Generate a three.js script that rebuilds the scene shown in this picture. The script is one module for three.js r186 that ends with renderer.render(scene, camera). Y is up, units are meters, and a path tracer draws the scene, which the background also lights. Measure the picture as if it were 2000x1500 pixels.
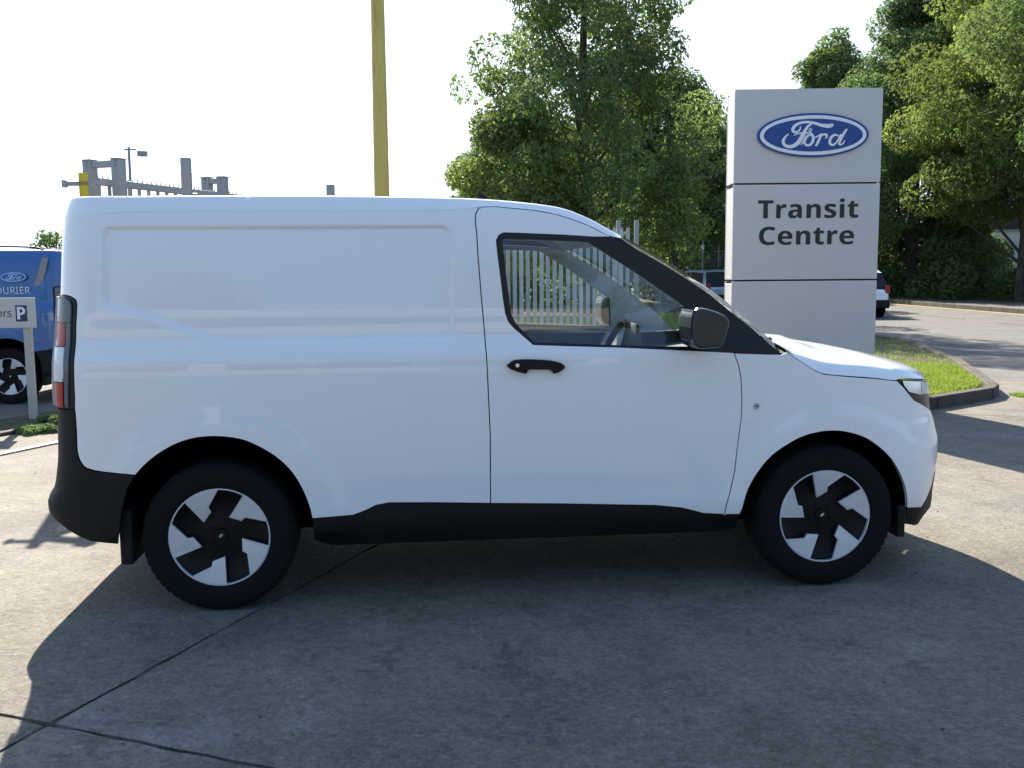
import * as THREE from 'three';
import { mergeGeometries } from 'three/addons/utils/BufferGeometryUtils.js';
import { RoundedBoxGeometry } from 'three/addons/geometries/RoundedBoxGeometry.js';
import { TextGeometry } from 'three/addons/geometries/TextGeometry.js';
import { FontLoader } from 'three/addons/loaders/FontLoader.js';

// ------------------------------------------------------------------ camera, sky, sun, exposure
const scene = new THREE.Scene();
const camera = new THREE.PerspectiveCamera(2 * Math.atan(750 / 1900) * 180 / Math.PI, 4 / 3, 0.05, 900);
camera.position.set(0, 1.44, 0);
camera.rotation.order = 'YXZ';
camera.rotation.set(-0.1137, 0, -0.0084);

const SUN_AZ = -17 * Math.PI / 180, SUN_EL = 35.5 * Math.PI / 180;
const sunDir = new THREE.Vector3(Math.sin(SUN_AZ) * Math.cos(SUN_EL), Math.sin(SUN_EL), -Math.cos(SUN_AZ) * Math.cos(SUN_EL));
const sun = new THREE.DirectionalLight(new THREE.Color(1, 0.91, 0.765), 5);
sun.name = 'sun';
sun.position.copy(sunDir).multiplyScalar(80);
sun.castShadow = true;
sun.shadow.mapSize.set(4096, 4096);
Object.assign(sun.shadow.camera, { left: -45, right: 45, top: 45, bottom: -45, near: 1, far: 220 });
scene.add(sun, sun.target);

const SKY_GAIN = 0.315;
{
  const w = 512, h = 256, data = new Float32Array(w * h * 4), d = new THREE.Vector3();
  for (let j = 0; j < h; j++) for (let i = 0; i < w; i++) {
    const lat = ((j + 0.5) / h - 0.5) * Math.PI, lon = ((i + 0.5) / w - 0.5) * 2 * Math.PI;
    d.set(Math.cos(lat) * Math.cos(lon), Math.sin(lat), Math.cos(lat) * Math.sin(lon));
    const y = Math.max(0, d.y), hz = Math.pow(1 - y, 3.2);
    const a = Math.acos(Math.min(1, Math.max(-1, d.dot(sunDir))));
    const g1 = 1.6 * Math.exp(-a / 0.22), g2 = 2.7 * Math.exp(-a / 0.8) * (0.3 + 0.7 * (1 - y) * (1 - y));
    const zen = [0.13, 0.36, 0.80], hor = [0.54, 0.79, 1.05], gl = [1, 0.97, 0.92];
    const k = (j * w + i) * 4;
    for (let c = 0; c < 3; c++) {
      const up = zen[c] * (1 - hz) + hor[c] * hz + gl[c] * (g1 + g2);
      data[k + c] = SKY_GAIN * (d.y < 0 ? up * Math.max(0.3, 1 + d.y * 6) : up);
    }
    data[k + 3] = 1;
  }
  const t = new THREE.DataTexture(data, w, h, THREE.RGBAFormat, THREE.FloatType);
  t.mapping = THREE.EquirectangularReflectionMapping;
  t.magFilter = t.minFilter = THREE.LinearFilter; t.wrapS = THREE.RepeatWrapping;
  t.needsUpdate = true;
  scene.background = t; scene.environment = t;
}
const renderer = new THREE.WebGLRenderer({ antialias: true });
renderer.toneMapping = THREE.LinearToneMapping;
renderer.toneMappingExposure = 3.0;
renderer.shadowMap.enabled = true;

// ------------------------------------------------------------------ helpers
let seed = 7;
const rnd = () => { seed |= 0; seed = seed + 0x6D2B79F5 | 0; let t = Math.imul(seed ^ seed >>> 15, 1 | seed); t = t + Math.imul(t ^ t >>> 7, 61 | t) ^ t; return ((t ^ t >>> 14) >>> 0) / 4294967296; };
const rr = (a, b) => a + (b - a) * rnd();
const V = (x, y, z) => new THREE.Vector3(x, y, z);
const lin = (r, g, b) => new THREE.Color().setRGB(r, g, b);
const used = {};
function uname(name) { const n = used[name] = (used[name] ?? -1) + 1; return n ? `${name}_${String(n).padStart(3, '0')}` : name; }
function shade(o) { o.traverse(m => { if (m.isMesh) { m.castShadow = true; m.receiveShadow = true; } }); return o; }
function group(name, label, category, pos = [0, 0, 0], turn = 0, grp) {
  const g = new THREE.Group(); g.name = uname(name); g.position.set(...pos); g.rotation.y = turn;
  g.userData = { label, category }; if (grp) g.userData.group = grp;
  scene.add(g); return g;
}
function part(name, geo, mat, parent, label) {
  const m = new THREE.Mesh(Array.isArray(geo) ? merge(geo) : geo, mat); m.name = name; m.castShadow = m.receiveShadow = true;
  if (label) m.userData.label = label;
  parent.add(m); return m;
}
function structure(name, geo, mat) { const m = part(name, geo, mat, scene); m.userData.kind = 'structure'; m.name = uname(name); return m; }
function merge(list) {
  list = list.map(g => { g = g.index ? g.toNonIndexed() : g; for (const k of Object.keys(g.attributes)) if (!['position', 'normal', 'uv', 'color'].includes(k)) g.deleteAttribute(k); return g; });
  const hasC = list.every(g => g.attributes.color), hasU = list.every(g => g.attributes.uv);
  for (const g of list) { if (!hasC) g.deleteAttribute('color'); if (!hasU) g.deleteAttribute('uv'); }
  return mergeGeometries(list);
}
const box = (w, h, d, x = 0, y = 0, z = 0) => new THREE.BoxGeometry(w, h, d).translate(x, y, z);
const rbox = (w, h, d, r, x = 0, y = 0, z = 0) => new RoundedBoxGeometry(w, h, d, 2, r).translate(x, y, z);
const cyl = (r0, r1, h, n = 16, x = 0, y = 0, z = 0) => new THREE.CylinderGeometry(r1, r0, h, n).translate(x, y + h / 2, z);
function bar(a, b, r, n = 8, r2 = r) {
  const d = b.clone().sub(a), g = new THREE.CylinderGeometry(r2, r, d.length(), n);
  g.applyQuaternion(new THREE.Quaternion().setFromUnitVectors(V(0, 1, 0), d.clone().normalize()));
  return g.translate(...a.clone().add(b).multiplyScalar(0.5).toArray());
}
function geoFrom(pos, nor, uv) {
  const g = new THREE.BufferGeometry();
  g.setAttribute('position', new THREE.Float32BufferAttribute(pos, 3));
  if (nor) g.setAttribute('normal', new THREE.Float32BufferAttribute(nor, 3));
  if (uv) g.setAttribute('uv', new THREE.Float32BufferAttribute(uv, 2));
  if (!nor) g.computeVertexNormals();
  return g;
}
function mirrorZ(g) {
  g = g.index ? g.toNonIndexed() : g.clone();
  for (const k of ['position', 'normal']) { const a = g.attributes[k]; for (let i = 0; i < a.count; i++) a.setZ(i, -a.getZ(i)); }
  for (const k of Object.keys(g.attributes)) {
    const a = g.attributes[k], n = a.itemSize, A = a.array;
    for (let i = 0; i < a.count; i += 3) for (let c = 0; c < n; c++) { const t = A[(i + 1) * n + c]; A[(i + 1) * n + c] = A[(i + 2) * n + c]; A[(i + 2) * n + c] = t; }
  }
  return g;
}
const tab = (T, y) => {
  if (y <= T[0][0]) return T[0][1];
  for (let i = 1; i < T.length; i++) if (y <= T[i][0]) {
    const [x0, a] = T[i - 1], [x1, b] = T[i], u = (y - x0) / (x1 - x0);
    const m0 = i > 1 ? (b - T[i - 2][1]) / (x1 - T[i - 2][0]) : (b - a) / (x1 - x0), m1 = i < T.length - 1 ? (T[i + 1][1] - a) / (T[i + 1][0] - x0) : (b - a) / (x1 - x0);
    const h = x1 - x0, u2 = u * u, u3 = u2 * u;
    return (2 * u3 - 3 * u2 + 1) * a + (u3 - 2 * u2 + u) * h * m0 + (-2 * u3 + 3 * u2) * b + (u3 - u2) * h * m1;
  }
  return T[T.length - 1][1];
};
const sstep = (a, b, x) => { const t = Math.min(1, Math.max(0, (x - a) / (b - a))); return t * t * (3 - 2 * t); };

// tileable value noise, textures
function makeNoise(n, sd) {
  const s0 = seed; seed = sd; const L = new Float32Array(n * n).map(() => rnd()); seed = s0;
  return (u, v) => { // u, v in 0..1, n cells
    const x = u * n, y = v * n, xi = Math.floor(x), yi = Math.floor(y), fx = x - xi, fy = y - yi;
    const sx = fx * fx * (3 - 2 * fx), sy = fy * fy * (3 - 2 * fy), w = k => ((k % n) + n) % n;
    const a = L[w(yi) * n + w(xi)], b = L[w(yi) * n + w(xi + 1)], c = L[w(yi + 1) * n + w(xi)], d = L[w(yi + 1) * n + w(xi + 1)];
    return a + (b - a) * sx + (c - a) * sy + (a - b - c + d) * sx * sy;
  };
}
function texture(size, fn, srgb = true, rep = 1) {
  const data = new Uint8Array(size * size * 4);
  for (let j = 0; j < size; j++) for (let i = 0; i < size; i++) {
    const c = fn((i + 0.5) / size, (j + 0.5) / size), k = (j * size + i) * 4;
    for (let q = 0; q < 3; q++) data[k + q] = Math.max(0, Math.min(255, 255 * (c.length ? c[q] : c)));
    data[k + 3] = 255;
  }
  const t = new THREE.DataTexture(data, size, size);
  t.wrapS = t.wrapT = THREE.RepeatWrapping; t.magFilter = THREE.LinearFilter; t.minFilter = THREE.LinearMipmapLinearFilter; t.generateMipmaps = true;
  t.repeat.set(rep, rep); if (srgb) t.colorSpace = THREE.SRGBColorSpace; t.needsUpdate = true;
  return t;
}
const nz = [4, 9, 21, 47, 110, 256, 512].map((n, i) => makeNoise(n, 31 + i * 17));
const std = (color, roughness = 0.6, metalness = 0, extra = {}) => new THREE.MeshStandardMaterial({ color, roughness, metalness, ...extra });
const font = await new FontLoader().loadAsync('fonts/droid/droid_sans_bold.typeface.json');
const fontR = await new FontLoader().loadAsync('fonts/droid/droid_sans_regular.typeface.json');
function text(str, size, depth, f = font, sx = 1) {
  const g = new TextGeometry(str, { font: f, size, depth, curveSegments: 5 });
  g.scale(sx, 1, 1); g.computeBoundingBox(); const b = g.boundingBox;
  return g.translate(-(b.min.x + b.max.x) / 2, 0, 0);
}

// materials
const blk = (k, r, sp) => new THREE.MeshPhysicalMaterial({ color: lin(k, k, k * 1.04), roughness: r, specularIntensity: sp });
const M = {
  blackPlastic: blk(0.010, 0.6, .45),
  blackGloss: blk(0.008, 0.3, .7),
  rubber: blk(0.009, 0.9, .35),
  dark: blk(0.004, 1, .1),
  rimSilver: std(lin(0.62, 0.64, 0.66), 0.36, 0.3),
  rimBlack: blk(0.006, 0.4, .4),
  glass: new THREE.MeshPhysicalMaterial({ color: lin(0.86, 0.92, 0.92), roughness: 0.01, transmission: 1, thickness: 0, ior: 1.68, side: THREE.DoubleSide }),
  lampGlass: new THREE.MeshPhysicalMaterial({ color: lin(0.93, 0.95, 0.96), roughness: 0.02, transmission: 1, thickness: 0, ior: 1.5 }),
  mirror: std(lin(0.85, 0.87, 0.88), 0.03, 1),
  chrome: std(lin(0.75, 0.76, 0.78), 0.16, 1),
  redLamp: std(lin(0.33, 0.012, 0.016), 0.15),
  smokeLamp: std(lin(0.10, 0.12, 0.13), 0.1),
  clearLamp: std(lin(0.62, 0.66, 0.66), 0.14),
  trimGrey: std(lin(0.46, 0.47, 0.48), 0.85),
  dash: std(lin(0.13, 0.135, 0.14), 0.6),
  galv: std(lin(0.30, 0.32, 0.33), 0.5, 0.35),
  signGrey: std(lin(0.42, 0.42, 0.43), 0.42, 0.35),
};
// ------------------------------------------------------------------ the vans
// x runs forward from the rear axle, y up, z to the driver's side; the skin is mapped by s (along the plan outline, metres) and y
const W0 = [[.1, .74], [.22, .80], [.30, .857], [.36, .887], [.5, .893], [.7, .896], [.9, .895], [1.03, .8925], [1.085, .889], [1.12, .879], [1.168, .862], [1.20, .858], [1.3, .851], [1.5, .834], [1.62, .818], [1.70, .800], [1.78, .77]];
const XN = [[0.08, 3.3473], [0.16, 3.4173], [0.23, 3.4473], [0.271, 3.4673], [0.304, 3.4686], [0.338, 3.4562], [0.379, 3.4571], [0.432, 3.4629], [0.498, 3.4708], [0.577, 3.4727], [0.622, 3.4707], [0.671, 3.455], [0.722, 3.4393], [0.762, 3.424], [0.827, 3.4158], [0.908, 3.3962], [1.0, 3.3662], [1.1, 3.3162], [1.8, 3.0]];
const XR = [[0.1, -0.72], [0.3, -0.735], [0.4, -0.7447], [0.432, -0.7635], [0.47, -0.7724], [0.508, -0.7601], [0.546, -0.7357], [0.606, -0.7231], [0.666, -0.7129], [0.741, -0.7082], [0.876, -0.7021], [0.922, -0.7059], [1.027, -0.7037], [1.149, -0.6962], [1.248, -0.6879], [1.367, -0.677], [1.5, -0.668], [1.6, -0.66], [1.7, -0.652], [1.8, -0.648]];
const FX = 2.45, RX = -0.25;
function planTable(L, p, q) { // arc length, t, w along a superellipse corner
  const R = [[0, 0, 1]]; let len = 0, px = 0, pz = 0.895;
  for (let i = 1; i <= 1600; i++) {
    const f = i / 1600 * Math.PI / 2, t = Math.sin(f) ** (2 / p), w = Math.max(0, Math.cos(f)) ** (2 / q), x = L * t, z = 0.895 * w;
    len += Math.hypot(x - px, z - pz); px = x; pz = z; R.push([len, t, w]);
  }
  return R;
}
const FRONT = planTable(1.02, 3.5, 3), REAR = planTable(0.45, 6, 6);
const S_NOSE = FX + FRONT.at(-1)[0], S_TAIL = RX - REAR.at(-1)[0];
function look(T, v, from, to) { let a = 0, b = T.length - 1; while (b - a > 1) { const m = a + b >> 1; if (T[m][from] <= v) a = m; else b = m; } const u = Math.min(1, Math.max(0, (v - T[a][from]) / Math.max(1e-9, T[b][from] - T[a][from]))); return T[a][to] + u * (T[b][to] - T[a][to]); }
const xToS = (x, y) => x > FX ? FX + look(FRONT, Math.min(1, (x - FX) / (tab(XN, y) - FX)), 1, 0) : x < RX ? RX - look(REAR, Math.min(1, (RX - x) / (RX - tab(XR, y))), 1, 0) : x;
const recessLow = x => x > 0.12 ? 1.172 : 1.172 + 0.15 * sstep(0.12, -0.42, x);
function skin(s, y) {
  const wy = tab(W0, y); let x = s, w = 1;
  if (s > FX) { x = FX + (tab(XN, y) - FX) * look(FRONT, s - FX, 0, 1); w = look(FRONT, s - FX, 0, 2); }
  else if (s < RX) { x = RX - (RX - tab(XR, y)) * look(REAR, RX - s, 0, 1); w = look(REAR, RX - s, 0, 2); }
  let z = wy * w;
  if (x > -0.5 && x < 1.08) { // pressed panel in the load bay side
    const r = .045, dx = Math.max(x - 1.008, -.426 - x), dt = y - 1.642, db = recessLow(x) - .012 - y, d = Math.hypot(Math.max(dx + r, 0), Math.max(Math.max(dt, db) + r, 0)) - r, sw = db > dt ? .016 : .008;
    z -= 0.012 * sstep(sw, -sw, d);
  }
  for (const [cx, cy, r] of [[0.012, 0.33, 0.445], [2.735, 0.29, 0.445]]) { const d = Math.hypot(x - cx, y - cy); if (y > 0.3) z += 0.007 * sstep(r + 0.13, r + 0.035, d); }
  return V(x, y, z);
}
function skinN(s, y) {
  const e = 0.002, a = skin(Math.min(s + e, S_NOSE), y).sub(skin(Math.max(s - e, S_TAIL), y)), b = skin(s, y + e).sub(skin(s, y - e));
  return a.cross(b).normalize();
}
function clip(P, ax, v, keep) { // Sutherland-Hodgman against one axis line
  const R = [];
  for (let i = 0; i < P.length; i++) {
    const a = P[i], b = P[(i + 1) % P.length], ia = keep * (a[ax] - v) >= 0, ib = keep * (b[ax] - v) >= 0;
    if (ia) R.push(a);
    if (ia !== ib) { const t = (v - a[ax]) / (b[ax] - a[ax]); R.push(ax ? [a[0] + t * (b[0] - a[0]), v] : [v, a[1] + t * (b[1] - a[1])]); }
  }
  return R;
}
const area = P => { let s = 0; for (let i = 0; i < P.length; i++) { const a = P[i], b = P[(i + 1) % P.length]; s += a[0] * b[1] - b[0] * a[1]; } return s / 2; };
function inset(P, d) {
  const n = P.length, sg = area(P) > 0 ? 1 : -1;
  return P.map((p, i) => {
    const a = P[(i + n - 1) % n], b = P[(i + 1) % n];
    const e1 = [p[0] - a[0], p[1] - a[1]], e2 = [b[0] - p[0], b[1] - p[1]], l1 = Math.hypot(...e1) || 1, l2 = Math.hypot(...e2) || 1;
    const n1 = [-e1[1] / l1 * sg, e1[0] / l1 * sg], n2 = [-e2[1] / l2 * sg, e2[0] / l2 * sg];
    const m = [n1[0] + n2[0], n1[1] + n2[1]], ml = Math.max(0.35, (m[0] * m[0] + m[1] * m[1]) / 2);
    return [p[0] + m[0] / ml * d, p[1] + m[1] / ml * d];
  });
}
function dense(P, step, closed = true) {
  const R = [];
  for (let i = 0; i < P.length - (closed ? 0 : 1); i++) {
    const a = P[i], b = P[(i + 1) % P.length], n = Math.max(1, Math.ceil(Math.hypot(b[0] - a[0], b[1] - a[1]) / step));
    for (let k = 0; k < n; k++) R.push([a[0] + (b[0] - a[0]) * k / n, a[1] + (b[1] - a[1]) * k / n]);
  }
  if (!closed) R.push(P[P.length - 1]);
  return R;
}
const clean = P => P.filter((p, i) => { const q = P[(i + 1) % P.length]; return Math.hypot(p[0] - q[0], p[1] - q[1]) > 1e-5; });
function smooth(P, closed, n = 4) { // centripetal curve through traced points
  const c = new THREE.CatmullRomCurve3(P.map(p => V(p[0], p[1], 0)), closed, 'centripetal');
  return c.getPoints(P.length * n).map(p => [p.x, p.y]).slice(0, closed ? -1 : undefined);
}
// a panel of the skin: outline in (x, y) metres (or s if inS), gap drawn in, edge turned inwards
function panel(outline, { cell = 0.025, gap = 0.0025, out = 0, turn = 0.014, inS = false } = {}) {
  let P = inS ? outline : outline.map(([x, y]) => [xToS(x, y), y]);
  P = clean(dense(clean(P), 0.03)); if (gap) P = inset(P, gap);
  const pos = [], nor = [];
  const put = (p, o = 0) => { const n = skinN(p[0], p[1]), q = skin(p[0], p[1]).addScaledVector(n, out + o); pos.push(q.x, q.y, q.z); nor.push(n.x, n.y, n.z); };
  let x0 = Infinity, x1 = -Infinity; for (const p of P) { x0 = Math.min(x0, p[0]); x1 = Math.max(x1, p[0]); }
  for (let X = Math.floor(x0 / cell) * cell; X < x1; X += cell) {
    const col = clean(clip(clip(P, 0, X, 1), 0, X + cell, -1)); if (col.length < 3) continue;
    let y0 = Infinity, y1 = -Infinity; for (const p of col) { y0 = Math.min(y0, p[1]); y1 = Math.max(y1, p[1]); }
    for (let Y = Math.floor(y0 / cell) * cell; Y < y1; Y += cell) {
      let c = clean(clip(clip(col, 1, Y, 1), 1, Y + cell, -1)); if (c.length < 3) continue;
      let A = area(c); if (Math.abs(A) < 1e-8) continue; if (A < 0) c = c.reverse();
      const tris = c.length === 4 && Math.abs(A) > 0.999 * cell * cell ? [[0, 1, 2], [0, 2, 3]] : THREE.ShapeUtils.triangulateShape(c.map(p => new THREE.Vector2(p[0], p[1])), []);
      for (const t of tris) for (const i of t) put(c[i]);
    }
  }
  if (turn) {
    const Q = area(P) > 0 ? P : [...P].reverse();
    for (let i = 0; i < Q.length; i++) {
      const a = Q[i], b = Q[(i + 1) % Q.length], na = skinN(...a), nb = skinN(...b), A = skin(...a).addScaledVector(na, out), B = skin(...b).addScaledVector(nb, out);
      const A2 = A.clone().addScaledVector(na, -turn), B2 = B.clone().addScaledVector(nb, -turn), fn = A2.clone().sub(A).cross(B.clone().sub(A)).normalize();
      for (const p of [A, A2, B, B, A2, B2]) { pos.push(p.x, p.y, p.z); nor.push(fn.x, fn.y, fn.z); }
    }
  }
  return geoFrom(pos, nor);
}
function ribbon(line, width, out) { // dark channel under a shut line
  const P = dense(line.map(([x, y]) => [xToS(x, y), y]), 0.03, false), pos = [], nor = [];
  const side = i => { const a = P[Math.max(0, i - 1)], b = P[Math.min(P.length - 1, i + 1)], l = Math.hypot(b[0] - a[0], b[1] - a[1]); return [-(b[1] - a[1]) / l * width / 2, (b[0] - a[0]) / l * width / 2]; };
  for (let i = 0; i < P.length - 1; i++) {
    const s = side(i), t = side(i + 1), q = [[P[i][0] + s[0], P[i][1] + s[1]], [P[i][0] - s[0], P[i][1] - s[1]], [P[i + 1][0] - t[0], P[i + 1][1] - t[1]], [P[i + 1][0] + t[0], P[i + 1][1] + t[1]]];
    for (const k of [0, 1, 2, 0, 2, 3]) { const n = skinN(...q[k]), p = skin(...q[k]).addScaledVector(n, out); pos.push(p.x, p.y, p.z); nor.push(n.x, n.y, n.z); }
  }
  return geoFrom(pos, nor);
}
// a crowned cap (roof, bonnet): stations along s with base height, spine point and crown exponents
function cap(stations, nv, off = 0) {
  const rows = stations.map(st => {
    const b = skin(st.s, st.y), n = skinN(st.s, st.y); b.addScaledVector(n, st.out ?? 0);
    const D = Math.hypot(st.cx - b.x, b.z);
    return Array.from({ length: nv + 1 }, (_, j) => {
      const d = D * (j / nv) ** 3, f = d / D, g = st.g(d);
      return V(b.x + (st.cx - b.x) * f, b.y + (st.cy - b.y) * g + (st.crown ?? 0) * (1 - (1 - f) ** 2) * g, b.z * (1 - f));
    });
  });
  return grid(rows, off);
}
function grid(rows, off = 0) {
  const ni = rows.length, nj = rows[0].length, N = rows.map((r, i) => r.map((p, j) => {
    const a = rows[Math.min(ni - 1, i + 1)][j].clone().sub(rows[Math.max(0, i - 1)][j]), b = r[Math.min(nj - 1, j + 1)].clone().sub(r[Math.max(0, j - 1)]);
    let n = a.cross(b); if (n.lengthSq() < 1e-14) n = V(0, 1, 0); return n.normalize();
  }));
  const pos = [], nor = [];
  const put = (i, j) => { const p = rows[i][j], n = N[i][j]; pos.push(p.x + n.x * off, p.y + n.y * off, p.z + n.z * off); nor.push(n.x, n.y, n.z); };
  for (let i = 0; i < ni - 1; i++) for (let j = 0; j < nj - 1; j++) { put(i, j); put(i + 1, j); put(i + 1, j + 1); put(i, j); put(i + 1, j + 1); put(i, j + 1); }
  return geoFrom(pos, nor);
}
const OUT = {
  doorTopEdge: [[1.119,1.694],[1.131,1.716],[1.151,1.725],[1.202,1.726],[1.286,1.718],[1.364,1.711],[1.464,1.693],[1.535,1.671],[1.606,1.644],[1.677,1.608],[1.708,1.592]],
  doorRear: [[1.162,0.442],[1.164,0.744],[1.158,0.922],[1.153,1.064],[1.146,1.203],[1.135,1.35],[1.125,1.505],[1.121,1.61],[1.116,1.665]],
  sillLine: [[0.395,0.402],[0.569,0.41],[0.617,0.426],[0.668,0.45],[0.723,0.459],[0.921,0.453],[1.162,0.442],[1.483,0.429],[1.897,0.408],[2.014,0.393],[2.073,0.377],[2.118,0.363],[2.21,0.356],[2.284,0.354]],
  doorFront: [[2.245,1.081],[2.265,1.028],[2.277,0.969],[2.283,0.869],[2.281,0.791],[2.269,0.691],[2.255,0.552],[2.236,0.461],[2.22,0.4],[2.213,0.355]],
  trimOuter: [[1.749,1.587],[1.633,1.592],[1.496,1.601],[1.318,1.609],[1.236,1.612],[1.218,1.602],[1.206,1.581],[1.206,1.566],[1.213,1.496],[1.223,1.406],[1.23,1.336],[1.24,1.266],[1.253,1.23],[1.274,1.206],[1.357,1.132],[1.522,1.124],[1.738,1.115],[2.03,1.097],[2.245,1.083],[2.401,1.073],[2.464,1.072],[2.414,1.114],[2.345,1.179],[2.257,1.246],[2.147,1.337],[2.037,1.41],[1.928,1.477],[1.82,1.538]],
  glass: [[1.242,1.588],[1.389,1.583],[1.604,1.573],[1.635,1.555],[1.746,1.485],[1.854,1.413],[1.963,1.335],[2.035,1.285],[2.042,1.269],[2.047,1.113],[1.884,1.117],[1.667,1.127],[1.362,1.141],[1.296,1.208],[1.278,1.233],[1.264,1.265],[1.255,1.342],[1.243,1.447],[1.232,1.577]],
  archFront: [[2.284,0.355],[2.294,0.383],[2.313,0.456],[2.342,0.516],[2.383,0.576],[2.431,0.626],[2.491,0.666],[2.552,0.698],[2.614,0.716],[2.676,0.724],[2.739,0.722],[2.804,0.708],[2.871,0.682],[2.94,0.636],[3.0,0.582],[3.046,0.521],[3.079,0.462],[3.101,0.403],[3.115,0.336]],
  archRear: [[-0.326,0.613],[-0.289,0.652],[-0.237,0.695],[-0.164,0.737],[-0.092,0.761],[-0.021,0.769],[0.051,0.765],[0.122,0.75],[0.192,0.716],[0.263,0.666],[0.318,0.605],[0.36,0.527],[0.386,0.45],[0.395,0.402]],
  bumperWhiteEdge: [[-0.56,0.895],[-0.558,0.796],[-0.558,0.708],[-0.542,0.665],[-0.518,0.644],[-0.326,0.613]],
  bumperArch: [[-0.36,0.557],[-0.383,0.476],[-0.4,0.385],[-0.416,0.314]],
  tail: [[-0.671,1.366],[-0.583,1.361],[-0.555,1.35],[-0.543,1.336],[-0.543,1.306],[-0.549,1.239],[-0.553,1.138],[-0.558,0.935],[-0.561,0.895],[-0.655,0.885]],
  tailLens: [[-0.767,1.348],[-0.588,1.35],[-0.569,1.34],[-0.562,1.323],[-0.562,1.294],[-0.568,1.23],[-0.573,1.125],[-0.575,1.02],[-0.579,0.935],[-0.583,0.901],[-0.647,0.894]],
  bonnetShut: [[2.487,1.083],[2.515,1.062],[2.565,1.032],[2.62,0.996],[2.661,0.98],[2.765,0.968],[2.898,0.955],[3.031,0.937]],
  lampOuter: [[3.034,0.938],[3.05,0.946],[3.125,0.938],[3.249,0.92]],
  lampLower: [[3.034,0.938],[3.071,0.904],[3.104,0.871],[3.141,0.839],[3.21,0.81],[3.285,0.776]],
  lens: [[3.056,0.94],[3.247,0.916],[3.269,0.886],[3.25,0.854],[3.183,0.858],[3.104,0.878],[3.071,0.911]],
  fenderFrontLow: [[3.115,0.336],[3.22,0.32],[3.245,0.345],[3.305,0.409],[3.324,0.463]],
  handle: [[1.241,1.044],[1.264,1.062],[1.292,1.067],[1.435,1.059],[1.478,1.045],[1.486,1.034],[1.463,1.016],[1.442,1.01],[1.433,1.023],[1.419,1.028],[1.335,1.03],[1.326,1.025],[1.319,1.012],[1.291,1.019],[1.256,1.032]],
  crease: [[-.451,1.699],[-.349,1.711],[.15,1.713],[.6,1.713],[.9,1.714],[1.05,1.7185],[1.119,1.7225]],
};

const both = g => merge([g, mirrorZ(g)]);
const rev = a => [...a].reverse();
const doorLoop = [...OUT.doorRear, ...OUT.doorTopEdge, ...OUT.trimOuter.slice(1, 19), ...OUT.doorFront.slice(1), ...rev(OUT.sillLine.slice(6, 13))];
const arcF = smooth(OUT.archFront, false), arcR = smooth(OUT.archRear, false);
const quarterLoop = [...OUT.sillLine.slice(1, 6), ...OUT.doorRear, ...OUT.doorTopEdge.slice(0, 3), ...rev(OUT.crease), [-0.56, 1.695], [-0.645, 1.688], [-0.654, 1.6], [-0.662, 1.5], ...smooth(OUT.tail.slice(0, 6), false), ...OUT.tail.slice(6, 9), ...smooth(OUT.bumperWhiteEdge.slice(1), false), ...arcR];
const fenderLoop = [...rev(OUT.doorFront), [2.4, 1.0735], [2.464, 1.0723], ...OUT.bonnetShut, ...OUT.lampLower.slice(1), [3.36, .745], [3.40, .66], [3.412, .58], [3.40, .50], ...rev(OUT.fenderFrontLow).slice(0, 4), ...rev(arcF), ...rev(OUT.sillLine.slice(12, 13))];

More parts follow.
